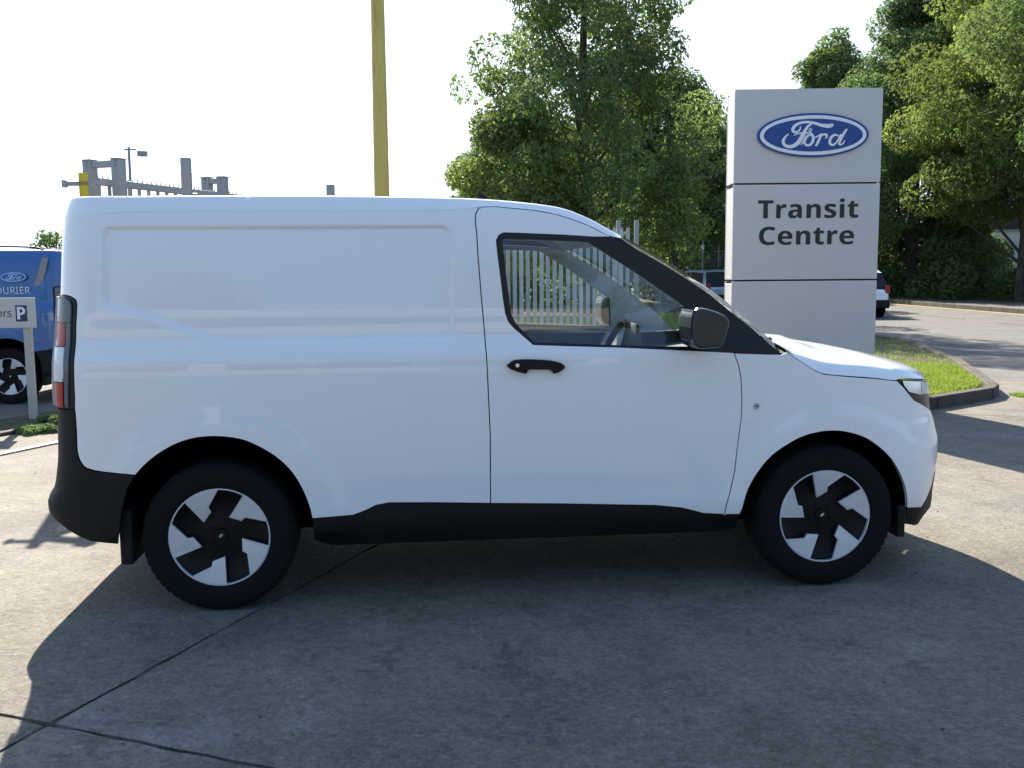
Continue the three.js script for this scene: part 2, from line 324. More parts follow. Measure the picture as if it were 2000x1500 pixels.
function makeWheel(parent, x, z, turn, side) {
  const w = part('wheel', new THREE.LatheGeometry([[.205, -.095], [.225, -.104], [.27, -.108], [.30, -.104], [.319, -.088], [.325, -.06], [.3265, 0], [.325, .06], [.319, .088], [.311, .098], [.3085, .0955], [.306, .1015], [.296, .1055], [.2925, .1035], [.289, .1068], [.262, .1085], [.2595, .1062], [.257, .1083], [.232, .1055], [.2285, .1015], [.225, .103], [.214, .096], [.205, .095]].map(p => new THREE.Vector2(...p)), 72).rotateX(Math.PI / 2), M.rubber, parent, 'black rubber tyre');
  w.position.set(x, 0.3255, z); w.rotation.set(0, side < 0 ? Math.PI : 0, 0);
  part('tread', Array.from({ length: 56 }, (_, i) => box(.023, .012, .05, 0, .3155, .066).rotateZ(i / 56 * Math.PI * 2)).concat(Array.from({ length: 56 }, (_, i) => box(.023, .012, .05, 0, .3155, -.066).rotateZ((i + .5) / 56 * Math.PI * 2))), M.rubber, w, 'tread blocks on the tyre shoulder');
  const rim = part('rim', [new THREE.LatheGeometry([[0.001, .050], [.06, .052], [.10, .044], [.17, .052], [.202, .070], [.2065, .088]].map(p => new THREE.Vector2(...p)), 60).rotateX(Math.PI / 2), new THREE.CylinderGeometry(.207, .207, .16, 60, 1, true).rotateX(Math.PI / 2)], M.rimBlack, w, 'gloss black wheel face');
  part('rim_ring', new THREE.LatheGeometry([[.2055, .080], [.2065, .0975], [.2095, .0995], [.2135, .0985], [.215, .086]].map(p => new THREE.Vector2(...p)), 72).rotateX(Math.PI / 2), M.rimSilver, w, 'thin silver rim ring');
  const R = 0.2135;
  for (let k = 0; k < 5; k++) {
    const a0 = Math.atan2(.694, -.606), a1 = Math.atan2(.888, -.004), sh = new THREE.Shape();
    const pts = []; for (let i = 0; i <= 8; i++) { const a = a0 + (a1 - a0) * i / 8; pts.push([Math.cos(a) * .968, Math.sin(a) * .968]); }
    pts.push([-.218, .602], [-.173, .506], [-.31, .31]);
    pts.forEach(([u, v], i) => i ? sh.lineTo(u * R, v * R) : sh.moveTo(u * R, v * R));
    const g = new THREE.ExtrudeGeometry(sh, { depth: .012, bevelEnabled: true, bevelSize: .0025, bevelThickness: .0025, bevelSegments: 1, curveSegments: 4 });
    const P = g.attributes.position; for (let i = 0; i < P.count; i++) { const r = Math.hypot(P.getX(i), P.getY(i)); P.setZ(i, P.getZ(i) + .066 + .020 * sstep(.05, .2, r)); }
    g.computeVertexNormals(); g.rotateZ(turn - k * Math.PI * 2 / 5);
    part('rim_blade', g, M.rimSilver, w, 'flat silver blade of the wheel');
  }
  part('hub_cap', new THREE.CylinderGeometry(.026, .029, .012, 24).rotateX(Math.PI / 2).translate(0, 0, .058), M.rimBlack, rim);
  part('hub_emblem', new THREE.CylinderGeometry(.011, .011, .004, 20).rotateX(Math.PI / 2).scale(1, .55, 1).rotateZ(0.7).translate(0, 0, .066), M.chrome, rim);
  for (let k = 0; k < 5; k++) part('wheel_bolt', new THREE.CylinderGeometry(.008, .008, .012, 6).rotateX(Math.PI / 2).translate(.052 * Math.cos(k * 1.2566 + turn), .052 * Math.sin(k * 1.2566 + turn), .052), M.rimBlack, rim);
  return w;
}

function makeVan(root, paint, { cell = 0.013, rails = false, wheelTurn = [0, -0.42] } = {}) {
  const P = (name, g, m, label, par = root) => part(name, g, m, par, label);
  const pair = (name, g, m, label, kids) => { for (const gg of [g, mirrorZ(g)]) { const o = P(name, gg, m, label); kids?.(o, gg !== g); } };
  const two = (par, name, g, m, mir, label) => part(name, mir ? mirrorZ(g) : g, m, par, label);
  // side panels
  pair('side_panel', panel(quarterLoop, { cell }), paint, 'load bay side panel with a pressed recess');
  const glassG = panel(OUT.glass, { cell: 0.05, gap: 0, out: -0.011, turn: 0 });
  const trimG = panel([...OUT.trimOuter, OUT.trimOuter[0], ...OUT.glass.slice(2), ...OUT.glass.slice(0, 3)], { cell: 0.05, gap: 0, out: -0.002, turn: 0.016 });
  const handleG = (() => {
    const c = [1.362, 1.038], sh = new THREE.Shape(smooth(OUT.handle.slice(0, 7), false).concat(OUT.handle.slice(7)).map(([x, y]) => new THREE.Vector2(x - c[0], y - c[1])));
    const g = new THREE.ExtrudeGeometry(sh, { depth: .022, bevelEnabled: true, bevelSize: .003, bevelThickness: .006, bevelSegments: 3 });
    const b = skin(c[0], c[1]); return g.translate(b.x, b.y, b.z - .002);
  })();
  pair('door', panel(doorLoop, { cell }), paint, 'cab door', (d, mir) => {
    two(d, 'window_trim', trimG, M.blackGloss, mir, 'black window surround and front pillar');
    two(d, 'pillar_trim', panel([...OUT.trimOuter, OUT.trimOuter[0], ...OUT.glass.slice(2), ...OUT.glass.slice(0, 3)], { cell: 0.06, gap: 0, out: -0.035, turn: 0 }), M.trimGrey, mir, 'grey inner pillar trim');
    two(d, 'window_glass', glassG, M.glass, mir);
    two(d, 'door_trim', panel(inset([...doorLoop], 0.012), { cell: 0.06, gap: 0, out: -0.055, turn: 0.03 }), M.dash, mir, 'dark inner door trim');
    two(d, 'door_handle', handleG, M.blackPlastic, mir);
    if (!mir) two(d, 'door_lock', new THREE.CylinderGeometry(.0085, .0085, .006, 20).rotateX(Math.PI / 2).translate(1.2816, 1.0473, .922), M.chrome, mir);
    // mirror: housing, glass in its rear face, arm
    const mh = new THREE.Shape(smooth([[2.005, 1.285], [2.04, 1.289], [2.125, 1.262], [2.154, 1.244], [2.16, 1.22], [2.15, 1.186], [2.128, 1.125], [2.085, 1.119], [2.009, 1.122]], true, 4).map(([x, y]) => new THREE.Vector2(2.08 + (x - 2.08) * .82, 1.205 + (y - 1.205) * .84)));
    const hg = new THREE.ExtrudeGeometry(mh, { depth: .17, bevelEnabled: true, bevelSize: .013, bevelThickness: .03, bevelSegments: 6, curveSegments: 8 }).translate(0, 0, .895);
    const house = two(d, 'mirror_housing', hg, std(lin(0.025, 0.025, 0.027), 0.25), mir, 'black door mirror');
    two(house, 'mirror_glass', new RoundedBoxGeometry(.004, .125, .15, 2, .002).translate(2.003, 1.207, .985), M.mirror, mir);
    two(house, 'mirror_arm', rbox(.07, .035, .09, .012, 2.10, 1.125, .905), M.blackPlastic, mir);
  });
  pair('front_wing', panel(fenderLoop, { cell }), paint, 'front wing with wheel arch', (f, mir) => {
    if (!mir) { two(f, 'indicator', new THREE.CylinderGeometry(.013, .014, .008, 24).rotateX(Math.PI / 2).translate(2.349, .845, .898), M.trimGrey, mir); two(f, 'indicator_lens', new THREE.CylinderGeometry(.006, .006, .010, 18).rotateX(Math.PI / 2).translate(2.349, .845, .8985), M.smokeLamp, mir); }
  });
  // headlights and the black front
  const lampTop = [...OUT.lampOuter, [3.33, .90], [3.385, .872]], lampLoop = [...lampTop, [3.39, .80], [3.36, .745], ...rev(OUT.lampLower).slice(0, -1)];
  pair('headlight', panel(lampLoop, { cell: 0.04, out: -0.004, turn: 0.03 }), M.blackGloss, 'black headlight unit', (h, mir) => {
    two(h, 'lens', panel([[3.058, .9385], [3.125, .931], [3.247, .914], [3.32, .898], [3.34, .87], [3.32, .84], ...OUT.lens.slice(3)], { cell: 0.03, gap: 0.003, out: 0.002, turn: 0.012 }), M.chrome, mir, 'bright reflector behind the headlight lens');
    two(h, 'light_guide', panel([[3.20, .916], [3.247, .910], [3.268, .886], [3.25, .860], [3.20, .864]], { cell: 0.03, gap: 0.002, out: 0.005, turn: 0.006 }), M.clearLamp, mir);
  });
  const sN = y => S_NOSE;
  const frontS = (x, y) => [xToS(x, y), y];
  const half = (loop, opt) => both(panel(loop, { ...opt, inS: true }));
  P('grille', half([frontS(3.36, .745), frontS(3.39, .80), frontS(3.385, .872), [S_NOSE, .862], [S_NOSE, .62], frontS(3.412, .60), frontS(3.40, .66)], { cell: 0.05, out: -0.006 }), M.blackGloss, 'black front grille');
  P('front_emblem', new THREE.SphereGeometry(1, 24, 12).scale(.012, .035, .085).translate(3.392, .78, 0), std(lin(0.02, 0.05, 0.22), 0.3));
  P('bumper_cover', half([frontS(3.412, .60), [S_NOSE, .62], [S_NOSE, .50], frontS(3.40, .50), frontS(3.412, .58)], { cell: 0.05 }), paint, 'painted front bumper');
  P('front_bumper', half([...OUT.fenderFrontLow.map(q => frontS(...q)), frontS(3.40, .50), [S_NOSE, .50], [S_NOSE, .16], frontS(3.38, .165), frontS(3.25, .20), frontS(3.15, .235), frontS(3.105, .245)], { cell: 0.04 }), M.blackPlastic, 'black plastic lower front bumper');
  // roof
  const roofEdge = [[-.65, 1.686], [-.60, 1.690], [-.55, 1.695], ...OUT.crease, ...OUT.doorTopEdge.slice(2), [1.749, 1.5875]];
  const roofY = x => tab(roofEdge, x), top = [[-.6, 1.745], [-.546, 1.755], [-.505, 1.761], [-.433, 1.766], [-.226, 1.770], [.256, 1.772], [.794, 1.767], [1.134, 1.758], [1.288, 1.747], [1.424, 1.732], [1.51, 1.715], [1.589, 1.684], [1.655, 1.652], [1.721, 1.612], [1.76, 1.594]];
  const rs = [], RAIL = [[0, 0], [.008, .25], [.017, .52], [.025, .77], [.032, .92], [.041, .99], [.052, 1], [2, 1]];
  const roofSt = s => { const x = skin(s, 1.69).x, y = s > RX ? roofY(x) : 1.69 - 0.008 * sstep(RX - .3, S_TAIL, s) + (roofY(Math.max(x, -.57)) - 1.69); const cx = Math.max(x, -.16) + .155 * sstep(1.2, 1.75, x); return { s, y: y - .005 * sstep(1.13, 1.08, x), cx, cy: Math.max(tab(top, Math.max(x, -.3)), y + .006), crown: .024 * sstep(1.7, 1.2, x) + .006, g: d => tab(RAIL, d), out: 0.0012 }; };
  for (let i = 0; i <= 60; i++) rs.push(roofSt(1.749 + (S_TAIL - 1.749) * i / 60));
  const roofG = cap(rs, 34);
  const roof = P('roof', both(roofG), paint, 'roof with rounded edges');
  P('headliner', both(cap(rs.filter(r => r.s > 1.05), 20, 0.03)), M.trimGrey, 'grey headlining');
  P('aerial', new THREE.ConeGeometry(.022, .055, 12).scale(1.5, 1, .6).rotateZ(.5).translate(1.20, 1.835, 0), M.blackPlastic, 'small black roof aerial', roof);
  if (rails) for (const sd of [1, -1]) {
    const c = new THREE.CatmullRomCurve3([[-.42, 1.765], [-.36, 1.80], [-.2, 1.815], [.5, 1.828], [1.1, 1.815], [1.28, 1.80], [1.34, 1.755]].map(([x, y]) => V(x, y, .70 * sd)));
    P('roof_rail', new THREE.TubeGeometry(c, 40, .010, 8), M.blackPlastic);
  }
  // bonnet
  const BS = [[0, 0], [.014, .22], [.028, .40], [.05, .49], [.15, .68], [.3, .85], [.5, .95], [.85, 1], [2, 1]], BF = [[0, 0], [.03, .2], [.08, .36], [.2, .56], [.4, .77], [.6, .93], [.8, 1], [2, 1]];
  const bs = [], shut = OUT.bonnetShut, sB = xToS(shut[0][0], shut[0][1]);
  for (let i = 0; i <= 46; i++) {
    const s = sB + (S_NOSE - sB) * i / 46, xg = skin(s, .93).x;
    const y = tab([...shut, ...lampTop.slice(1), [3.40, .866]], xg), k = sstep(2.75, 3.3, xg);
    bs.push({ s, y: y + 0.003, cx: Math.min(Math.max(xg + .19 * (1 - k), 2.68), 2.80), cy: 1.098 - 0.02 * sstep(2.6, 2.8, xg), g: d => tab(BS, d) * (1 - k) + tab(BF, d) * k, out: 0 });
  }
  P('bonnet', both(cap(bs, 30)), paint, 'bonnet');
  // windscreen between the roof edge and the cowl
  const hdr = rs[0], base = j => { const v = j / 16, f = Math.sin(v * Math.PI / 2); return V(2.462 + .2 * f, 1.074 + .02 * f, .862 * (1 - v)); };
  const hrow = Array.from({ length: 17 }, (_, j) => { const v = j / 16, f = Math.sin(v * Math.PI / 2); return V(1.752 + .155 * f, 1.586 + .022 * f, .826 * (1 - v)); });
  const wsRows = []; for (let i = 0; i <= 14; i++) { const u = i / 14; wsRows.push(hrow.map((h, j) => h.clone().lerp(base(j), u).add(V(.02, .03, 0).multiplyScalar(Math.sin(u * Math.PI) * .9)))); }
  P('windscreen', both(grid(rev(wsRows).map(r => r))), M.glass, 'windscreen');
  P('windscreen_header', both(grid([0, 1].map(i => hrow.map(h => h.clone().add(i ? V(-.05, .012, 0) : V(.015, -.014, 0)))))), M.blackGloss);
  P('cowl', both(grid([0, 1, 2].map(i => Array.from({ length: 17 }, (_, j) => base(j).add(V([-.02, .02, .06][i], [-.02, -.012, -.01][i], 0)))))), M.blackPlastic, 'black scuttle panel');
  for (const z of [.35, -.25]) P('wiper', [bar(V(2.60, 1.105, z), V(2.52, 1.16, z - .5), .006), bar(V(2.615, 1.095, z), V(2.60, 1.105, z), .012)], M.blackPlastic);
  // rear
  pair('tail_light', panel([...smooth(OUT.tail.slice(0, 6), false), ...OUT.tail.slice(6, 9), [-.695, .893]], { cell: 0.03, gap: 0.001, out: 0.002, turn: 0.02 }), M.blackGloss, 'tall tail light in a black surround', (t, mir) => {
    const lens = (pts, m, o, nm, lb) => two(t, nm, panel(pts, { cell: 0.02, gap: 0.0006, out: o, turn: 0.008 }), m, mir, lb);
    lens([[-.64, 1.352], ...OUT.tailLens.slice(1, 5), [-.5665, 1.25], [-.64, 1.25]], M.smokeLamp, .010, 'smoked_lens', 'smoked upper lens');
    lens([[-.567, 1.248], [-.574, 1.05], [-.583, .902], [-.598, .902], [-.592, 1.05], [-.589, 1.248]], M.smokeLamp, .009, 'smoked_lens', 'smoked inner strip of the tail light');
    lens([[-.59, 1.248], [-.592, 1.15], [-.648, 1.15], [-.645, 1.248]], M.redLamp, .011, 'red_lens', 'red tail lens');
    lens([[-.5925, 1.146], [-.5945, 1.04], [-.602, 1.006], [-.652, 1.006], [-.65, 1.146]], M.clearLamp, .012, 'clear_lens', 'clear indicator lens');
    lens([[-.600, 1.002], [-.603, .902], [-.65, .902], [-.652, 1.002]], M.redLamp, .011, 'red_lens', 'red reflector lens');
    two(t, 'lens_edge', panel([[-.646, 1.355], [-.652, 1.25], [-.656, 1.1], [-.656, .905], [-.69, .915], [-.69, 1.1], [-.678, 1.25], [-.664, 1.355]], { cell: .03, gap: 0, out: .016, turn: .012 }), M.clearLamp, mir, 'clear outer edge of the tail light');
  });
  const rearHalf = (loop, o) => both(panel(loop, { ...o, inS: true }));
  P('rear_doors', rearHalf([[S_TAIL, .60], [S_TAIL, 1.684], [xToS(-.645, 1.684), 1.684], [xToS(-.662, 1.5), 1.5], [xToS(-.671, 1.37), 1.37], [xToS(-.695, .893), .893], [xToS(-.71, .60), .60]], { cell: .05, gap: .003 }), paint, 'rear doors');
  P('rear_plate', box(.008, .11, .52, -.718, .82, 0), std(lin(.75, .62, .08), .5), 'yellow rear number plate');
  P('rear_bumper', rearHalf([[S_TAIL, .595], [xToS(-.712, .62), .62], [xToS(-.695, .885), .885], ...[...OUT.tail.slice(8, 9), ...smooth(OUT.bumperWhiteEdge.slice(1), false)].map(([x, y]) => [xToS(x, y), y]), ...OUT.bumperArch.map(([x, y]) => [xToS(x, y), y]), ...[[-.5285, .331], [-.5844, .358], [-.664, .405], [-.71, .43]].map(([x, y]) => [xToS(x, y), y]), [S_TAIL, .40]], { cell: .03, out: 0.003 }), M.blackPlastic, 'black plastic rear bumper');
  // sills, arches, underbody
  pair('sill', panel([...OUT.sillLine, [2.2837, .27], [2.2, .255], [.47, .255], [.395, .29]], { cell: .05, gap: 0.0015, out: -0.006, turn: .03 }), M.blackPlastic, 'black sill cladding');
  P('shut_lines', [...[OUT.doorRear, [...OUT.doorTopEdge], OUT.doorFront, OUT.bonnetShut, OUT.sillLine, OUT.bumperWhiteEdge].map(l => both(ribbon(l, .024, -.013)))], M.dark, 'dark gaps between the panels');
  for (const sd of [1, -1]) for (const [cx, cy, r, A] of [[.012, .33, .447, arcR], [2.735, .29, .45, arcF]]) {
    const lip = A.map(([x, y]) => { const p = skin(xToS(x, y), y); return V(p.x, p.y, p.z - .004); });
    const rows = [lip, lip.map(p => V(p.x, p.y, p.z - .03)), lip.map(p => V(cx + (p.x - cx) * .97, cy + (p.y - cy) * .97, Math.min(.80, p.z - .06))), lip.map(p => V(cx + (p.x - cx) * .93, cy + (p.y - cy) * .93, .5))];
    let g = merge([grid(rows), new THREE.CircleGeometry(.46, 40, -.2, Math.PI + .4).translate(cx, cy, .5)]); if (sd < 0) g = mirrorZ(g);
    P('arch_liner', g, M.dark, 'dark wheel arch liner');
  }
  for (const sd of [1, -1]) {
    P('mud_flap', rbox(.055, .24, .22, .012, -.392, .335, .745 * sd), M.blackPlastic, 'rear mud flap');
    P('air_deflector', rbox(.04, .15, .24, .008, 3.085, .275, .70 * sd), M.blackPlastic, 'front air deflector');
  }
  P('underbody', [box(1.75, .14, 1.45, 1.30, .36, 0), box(3.4, .14, 1.0, 1.35, .33, 0), box(.26, .24, 1.5, -.55, .50, 0), box(.3, .16, 1.0, 3.05, .30, 0)], M.dark, 'dark underbody');
  // cab interior
  P('bulkhead', box(.03, 1.25, 1.56, 1.085, 1.0, 0), M.dash, 'dark load bay bulkhead');
  P('cab_floor', box(1.2, .04, 1.55, 1.7, .45, 0), M.dark);
  const dashSh = new THREE.Shape([[2.55, .79], [2.58, 1.05], [2.40, 1.075], [2.15, 1.085], [2.02, 1.07], [1.97, 1.0], [2.02, .85], [2.12, .79]].map(p => new THREE.Vector2(...p)));
  const dash = P('dashboard', new THREE.ExtrudeGeometry(dashSh, { depth: 1.56, bevelEnabled: true, bevelSize: .01, bevelThickness: .01, bevelSegments: 2 }).translate(0, 0, -.78), M.dash, 'dashboard');
  part('instrument_hood', new THREE.CylinderGeometry(.16, .18, .22, 24, 1, false, 0, Math.PI).rotateZ(Math.PI / 2).rotateX(-Math.PI / 2).scale(1, .45, 1).translate(2.06, 1.075, .38), M.dash, dash);
  part('screen', rbox(.02, .12, .30, .008, 1.985, 1.115, .02), M.blackGloss, dash, 'dark display screen');
  const sw = P('steering_wheel', new THREE.TorusGeometry(.178, .0165, 14, 56).rotateY(Math.PI / 2), M.blackPlastic, 'black steering wheel');
  sw.position.set(1.80, 1.035, .38); sw.rotation.z = -0.42;
  part('spokes', [rbox(.02, .04, .32, .008), rbox(.02, .17, .04, .008, 0, -.085, 0), rbox(.04, .10, .11, .015)], M.blackPlastic, sw);
  for (const z of [.38, -.38]) {
    const st = P('seat', [rbox(.50, .16, .48, .06, 1.46, .62, z), rbox(.14, .58, .46, .06, 1.20, .86, z).applyMatrix4(new THREE.Matrix4())], std(lin(.035, .036, .04), .9), 'dark fabric seat');
    part('headrest', rbox(.09, .18, .24, .04, 1.135, 1.26, z), std(lin(.03, .03, .033), .9), st);
  }
  makeWheel(root, 0, .772, wheelTurn[0], 1); makeWheel(root, 2.692, .772, wheelTurn[1], 1);
  makeWheel(root, 0, -.772, .3, -1); makeWheel(root, 2.692, -.772, .9, -1);
  return root;
}
const whitePaint = new THREE.MeshPhysicalMaterial({ color: lin(0.84, 0.85, 0.85), roughness: 0.5, clearcoat: 1, clearcoatRoughness: 0.012 });
const bluePaint = new THREE.MeshPhysicalMaterial({ color: lin(0.018, 0.105, 0.31), roughness: 0.4, metalness: 0.25, clearcoat: 1, clearcoatRoughness: 0.04 });
const van = group('panel_van', 'white panel van with black sills and black and silver wheels', 'van', [-1.345, 0, -4.927], 0.1021);
makeVan(van, whitePaint);
// ------------------------------------------------------------------ ground, slabs, road
const concreteTone = texture(1024, (u, v) => {
  const a = nz[0](u, v), b = nz[1](u, v), c = nz[2](u, v), d = nz[4](u, v), e = nz[5](u, v), f = nz[6](u, v), br = nz[6](u * .25 % 1, v), br2 = nz[5](u * .125, v);
  let k = 0.388 + 0.06 * (a - .5) + 0.06 * (b - .5) + 0.05 * (c - .5) + 0.05 * (d - .5) + 0.07 * (e - .5) + 0.10 * (f - .5) + 0.03 * (br - .5) + 0.02 * (br2 - .5);
  const pit = nz[5](v, u); if (pit > 0.92) k -= 0.08; if (f > .93) k += .07;
  const st = nz[2](v + .37, u + .11) * .6 + nz[4](v, u) * .4; k -= .05 * sstep(.70, .86, st);
  const dust = nz[0](v + .2, u + .6) - .5; return [k * (1.035 + .05 * dust), k * (0.985 + .02 * dust), k * (0.90 - .05 * dust)];
});
const concreteBump = texture(1024, (u, v) => 0.25 * nz[3](u, v) + 0.35 * nz[5](u, v) + 0.4 * nz[6](v, u), false);
const concrete = std(lin(1, 1, 1), 0.9, 0, { map: concreteTone, bumpMap: concreteBump, bumpScale: 0.004 });
const asphaltTone = texture(1024, (u, v) => {
  const k = 0.36 + 0.05 * (nz[0](u, v) - .5) + 0.05 * (nz[2](u, v) - .5) + 0.07 * (nz[5](u, v) - .5) + 0.13 * (nz[6](u, v) - .5);
  return [k * 1.02, k, k * 0.97];
});
const asphalt = std(lin(1, 1, 1), 0.92, 0, { map: asphaltTone, bumpMap: concreteBump, bumpScale: 0.005 });
const soilTone = texture(512, (u, v) => { const k = .30 + .14 * (nz[2](u, v) - .5) + .16 * (nz[5](u, v) - .5), g = nz[1](u, v); return [k * (1.1 - .15 * g), k * (1 + .05 * g), k * .72]; });
const soil = std(lin(1, 1, 1), 1, 0, { map: soilTone, bumpMap: concreteBump, bumpScale: 0.02 });
function planUV(g, tile, ang = 0, ox = 0, oz = 0) {
  const P = g.attributes.position, uv = new Float32Array(P.count * 2), c = Math.cos(ang), s = Math.sin(ang);
  for (let i = 0; i < P.count; i++) { const x = P.getX(i), z = P.getZ(i), y = P.getY(i); uv[2 * i] = (x * c + z * s + y * .3) / tile + ox; uv[2 * i + 1] = (-x * s + z * c + y * .5) / tile + oz; }
  g.setAttribute('uv', new THREE.BufferAttribute(uv, 2)); return g;
}
function flat(pts, y, tile, depth = 0.03) { // horizontal slab of a polygon [x, z]
  const g = new THREE.ExtrudeGeometry(new THREE.Shape(pts.map(([x, z]) => new THREE.Vector2(x, -z))), { depth, bevelEnabled: false });
  g.rotateX(-Math.PI / 2).translate(0, y - depth, 0); return planUV(g, tile, 0.3);
}
structure('ground', planUV(new THREE.PlaneGeometry(700, 700).rotateX(-Math.PI / 2).translate(0, -0.06, -120), 3), soil);
structure('yard', flat([[-60, 40], [4, 40], [4, -8], [7.2, -24], [-60, -24]], -0.03, 3.1, .02), asphalt);
structure('road', flat([[3.5, 40], [16.6, 40], [16.6, -150], [7.4, -150], [7.4, -21], [2.6, -9.5], [3.5, -2]], -0.02, 3.3, .02), asphalt);
const UA = V(Math.sin(0.358), 0, -Math.cos(0.358)), UN = V(Math.cos(0.358), 0, Math.sin(0.358)), J0 = V(-1.51, 0, -3.01);
const jp = (along, across) => J0.clone().addScaledVector(UA, along).addScaledVector(UN, across);
const forecourt = new THREE.Group(); forecourt.name = 'forecourt'; forecourt.userData.kind = 'structure'; scene.add(forecourt);
part('joint_bed', planUV(merge([(() => { const q = [jp(-11.2, -4.95), jp(-11.2, 4.3), jp(12, 4.3), jp(12, -4.95)]; return geoFrom([q[0], q[1], q[2], q[0], q[2], q[3]].flatMap(p => [p.x, -0.016, p.z])); })()]), 1), std(lin(0.035, 0.033, 0.03), 1), forecourt, 'dark joint filler between slabs');
for (const [a0, a1] of [[-11, -5.4], [-5.4, 0], [0, 8.3], [8.3, 12]]) for (const [n0, n1] of [[-4.95, -4.22], [-4.14, 0], [0, 4.3]]) {
  const gp = a0 === 0 || a1 === 0 ? 0.009 : 0.007, L = a1 - a0 - 2 * gp, Wd = n1 - n0 - 2 * gp, na = Math.max(2, Math.round(L / 0.12)), nn = Math.max(2, Math.round(Wd / 0.12));
  const edge = (t, n) => t === 0 || t === n ? 0 : 1, rows = [];
  for (let i = -1; i <= na + 1; i++) {
    const row = []; for (let j = -1; j <= nn + 1; j++) {
      const ii = Math.min(na, Math.max(0, i)), jj = Math.min(nn, Math.max(0, j)), e = i < 0 || i > na || j < 0 || j > nn;
      const p = jp(a0 + gp + L * ii / na, n0 + gp + Wd * jj / nn); const near = ii === 0 || ii === na || jj === 0 || jj === nn;
      if (near) p.add(V(rr(-.006, .006), 0, rr(-.006, .006)));
      p.y = e ? -0.02 : near ? -0.0015 : 0; row.push(p);
    } rows.push(row);
  }
  const g = grid(rows); planUV(g, 3.4, 0.1, rnd(), rnd()); g.computeVertexNormals();
  part('slab', g, concrete, forecourt, 'concrete slab');
}
// fallen grit and a few stains of tyre rubber lie in the texture; loose leaves and crumbs are things too small to count
{
  const gs = []; for (let i = 0; i < 170; i++) { const p = jp(rr(-1, 8), rr(-4, 4)); const s = rr(.002, .007); gs.push(new THREE.IcosahedronGeometry(s, 0).scale(rr(.7, 1.6), .5, rr(.7, 1.6)).rotateY(rr(0, 6)).translate(p.x, s * .3, p.z)); }
  const m = part('grit', gs, std(lin(.07, .06, .045), 1), scene); m.userData = { kind: 'stuff', label: 'small stones and crumbs scattered on the concrete', category: 'grit' };
}
// gate track
const track = part('gate_track', [0, 1].map(k => { const a = jp(-1, -4.2 + k * .045), b = jp(11.5, -4.2 + k * .045); return bar(V(a.x, .006, a.z), V(b.x, .006, b.z), .011, 6); }), std(lin(.36, .34, .35), .5, .5), scene);
track.userData = { label: 'thin steel gate track set across the sunlit concrete', category: 'gate track' };
// kerbs
function kerb(name, pts, w, h, mat, y0 = -0.03) {
  const g = []; const k = new THREE.Group();
  for (let i = 0; i < pts.length - 1; i++) {
    const a = V(pts[i][0], 0, pts[i][1]), b = V(pts[i + 1][0], 0, pts[i + 1][1]), L = a.distanceTo(b), n = Math.max(1, Math.round(L / .915)), ang = Math.atan2(-(b.z - a.z), b.x - a.x);
    for (let q = 0; q < n; q++) { const c = a.clone().lerp(b, (q + .5) / n); const r = new RoundedBoxGeometry(L / n - .008, h, w, 2, .016); planUV(r, 1.7, 0, rnd(), rnd()); r.rotateY(ang).translate(c.x, y0 + h / 2 + rr(-.002, .002), c.z); g.push(r); }
  }
  return g;
}
const kerbMat = std(lin(.50, .47, .43), .9, 0, { map: concreteTone, bumpMap: concreteBump, bumpScale: .004 });
const island = new THREE.Group(); island.name = 'grass_island'; island.userData.kind = 'structure'; scene.add(island);
const ISL = [[1.75, -8.1], [4.37, -10.04], [5.29, -10.74], [5.53, -11.1], [5.98, -12.47], [6.56, -14.26], [7.09, -16.78], [7.4, -18.5], [7.4, -22.5]];
for (const g of kerb('kerb', ISL, .13, .16, kerbMat)) part('kerb_stone', g, kerbMat, island, 'concrete kerb stone');
part('soil', flat([[1.8, -8.25], ...ISL.slice(1).map(([x, z]) => [x - .05, z - .04]), [1.2, -22.5]], .10, 1.5, .12), soil, island, 'bare brown soil');
const nearBed = new THREE.Group(); nearBed.name = 'planting_bed'; nearBed.userData.kind = 'structure'; scene.add(nearBed);
const bk0 = jp(3.2, -5.02), bk1 = jp(12.5, -5.02);
for (const g of kerb('kerb', [[bk0.x, bk0.z], [bk1.x, bk1.z]], .10, .06, kerbMat)) part('kerb_stone', g, kerbMat, nearBed, 'low worn kerb stone');
part('soil', flat([[bk0.x - .05, bk0.z], [bk1.x - .05, bk1.z], [bk1.x - .75, bk1.z - .2], [bk0.x - .75, bk0.z - .2]], .012, 1.2, .05), soil, nearBed, 'gravelly soil');
// far pavement beyond the road
const pave = new THREE.Group(); pave.name = 'pavement'; pave.userData.kind = 'structure'; scene.add(pave);
for (const g of kerb('kerb', [[16.66, -20], [16.66, -75]], .14, .17, kerbMat)) part('kerb_stone', g, kerbMat, pave, 'concrete kerb stone');
part('path', flat([[16.74, 10], [19.4, 10], [19.4, -120], [16.74, -120]], .125, 2.6, .15), asphalt, pave, 'asphalt footpath');
structure('verge', flat([[19.4, 10], [60, 10], [60, -120], [19.4, -120]], .14, 2.2, .16), soil);
structure('verge', flat([[-14, -23], [6.9, -23], [6.9, -150], [-60, -150], [-60, -40]], .03, 2.2, .05), soil);
// road paint
const paintMat = std(lin(.62, .62, .58), .8, 0, { map: concreteTone });
for (let i = 0; i < 9; i++) { const z = -18.5 - i * 6; const m = structure('road_marking', planUV(box(.10, .004, 4.0, 13.25, -.016, z), .7), paintMat); }
for (let i = 0; i < 14; i++) structure('road_marking', planUV(box(.10, .004, 1.2, 9.55 + i * .02, -.016, -13 - i * 1.7), .7), paintMat);
structure('road_marking', planUV(box(.09, .004, 90, 16.3, -.016, -55), .7), std(lin(.55, .44, .10), .8));

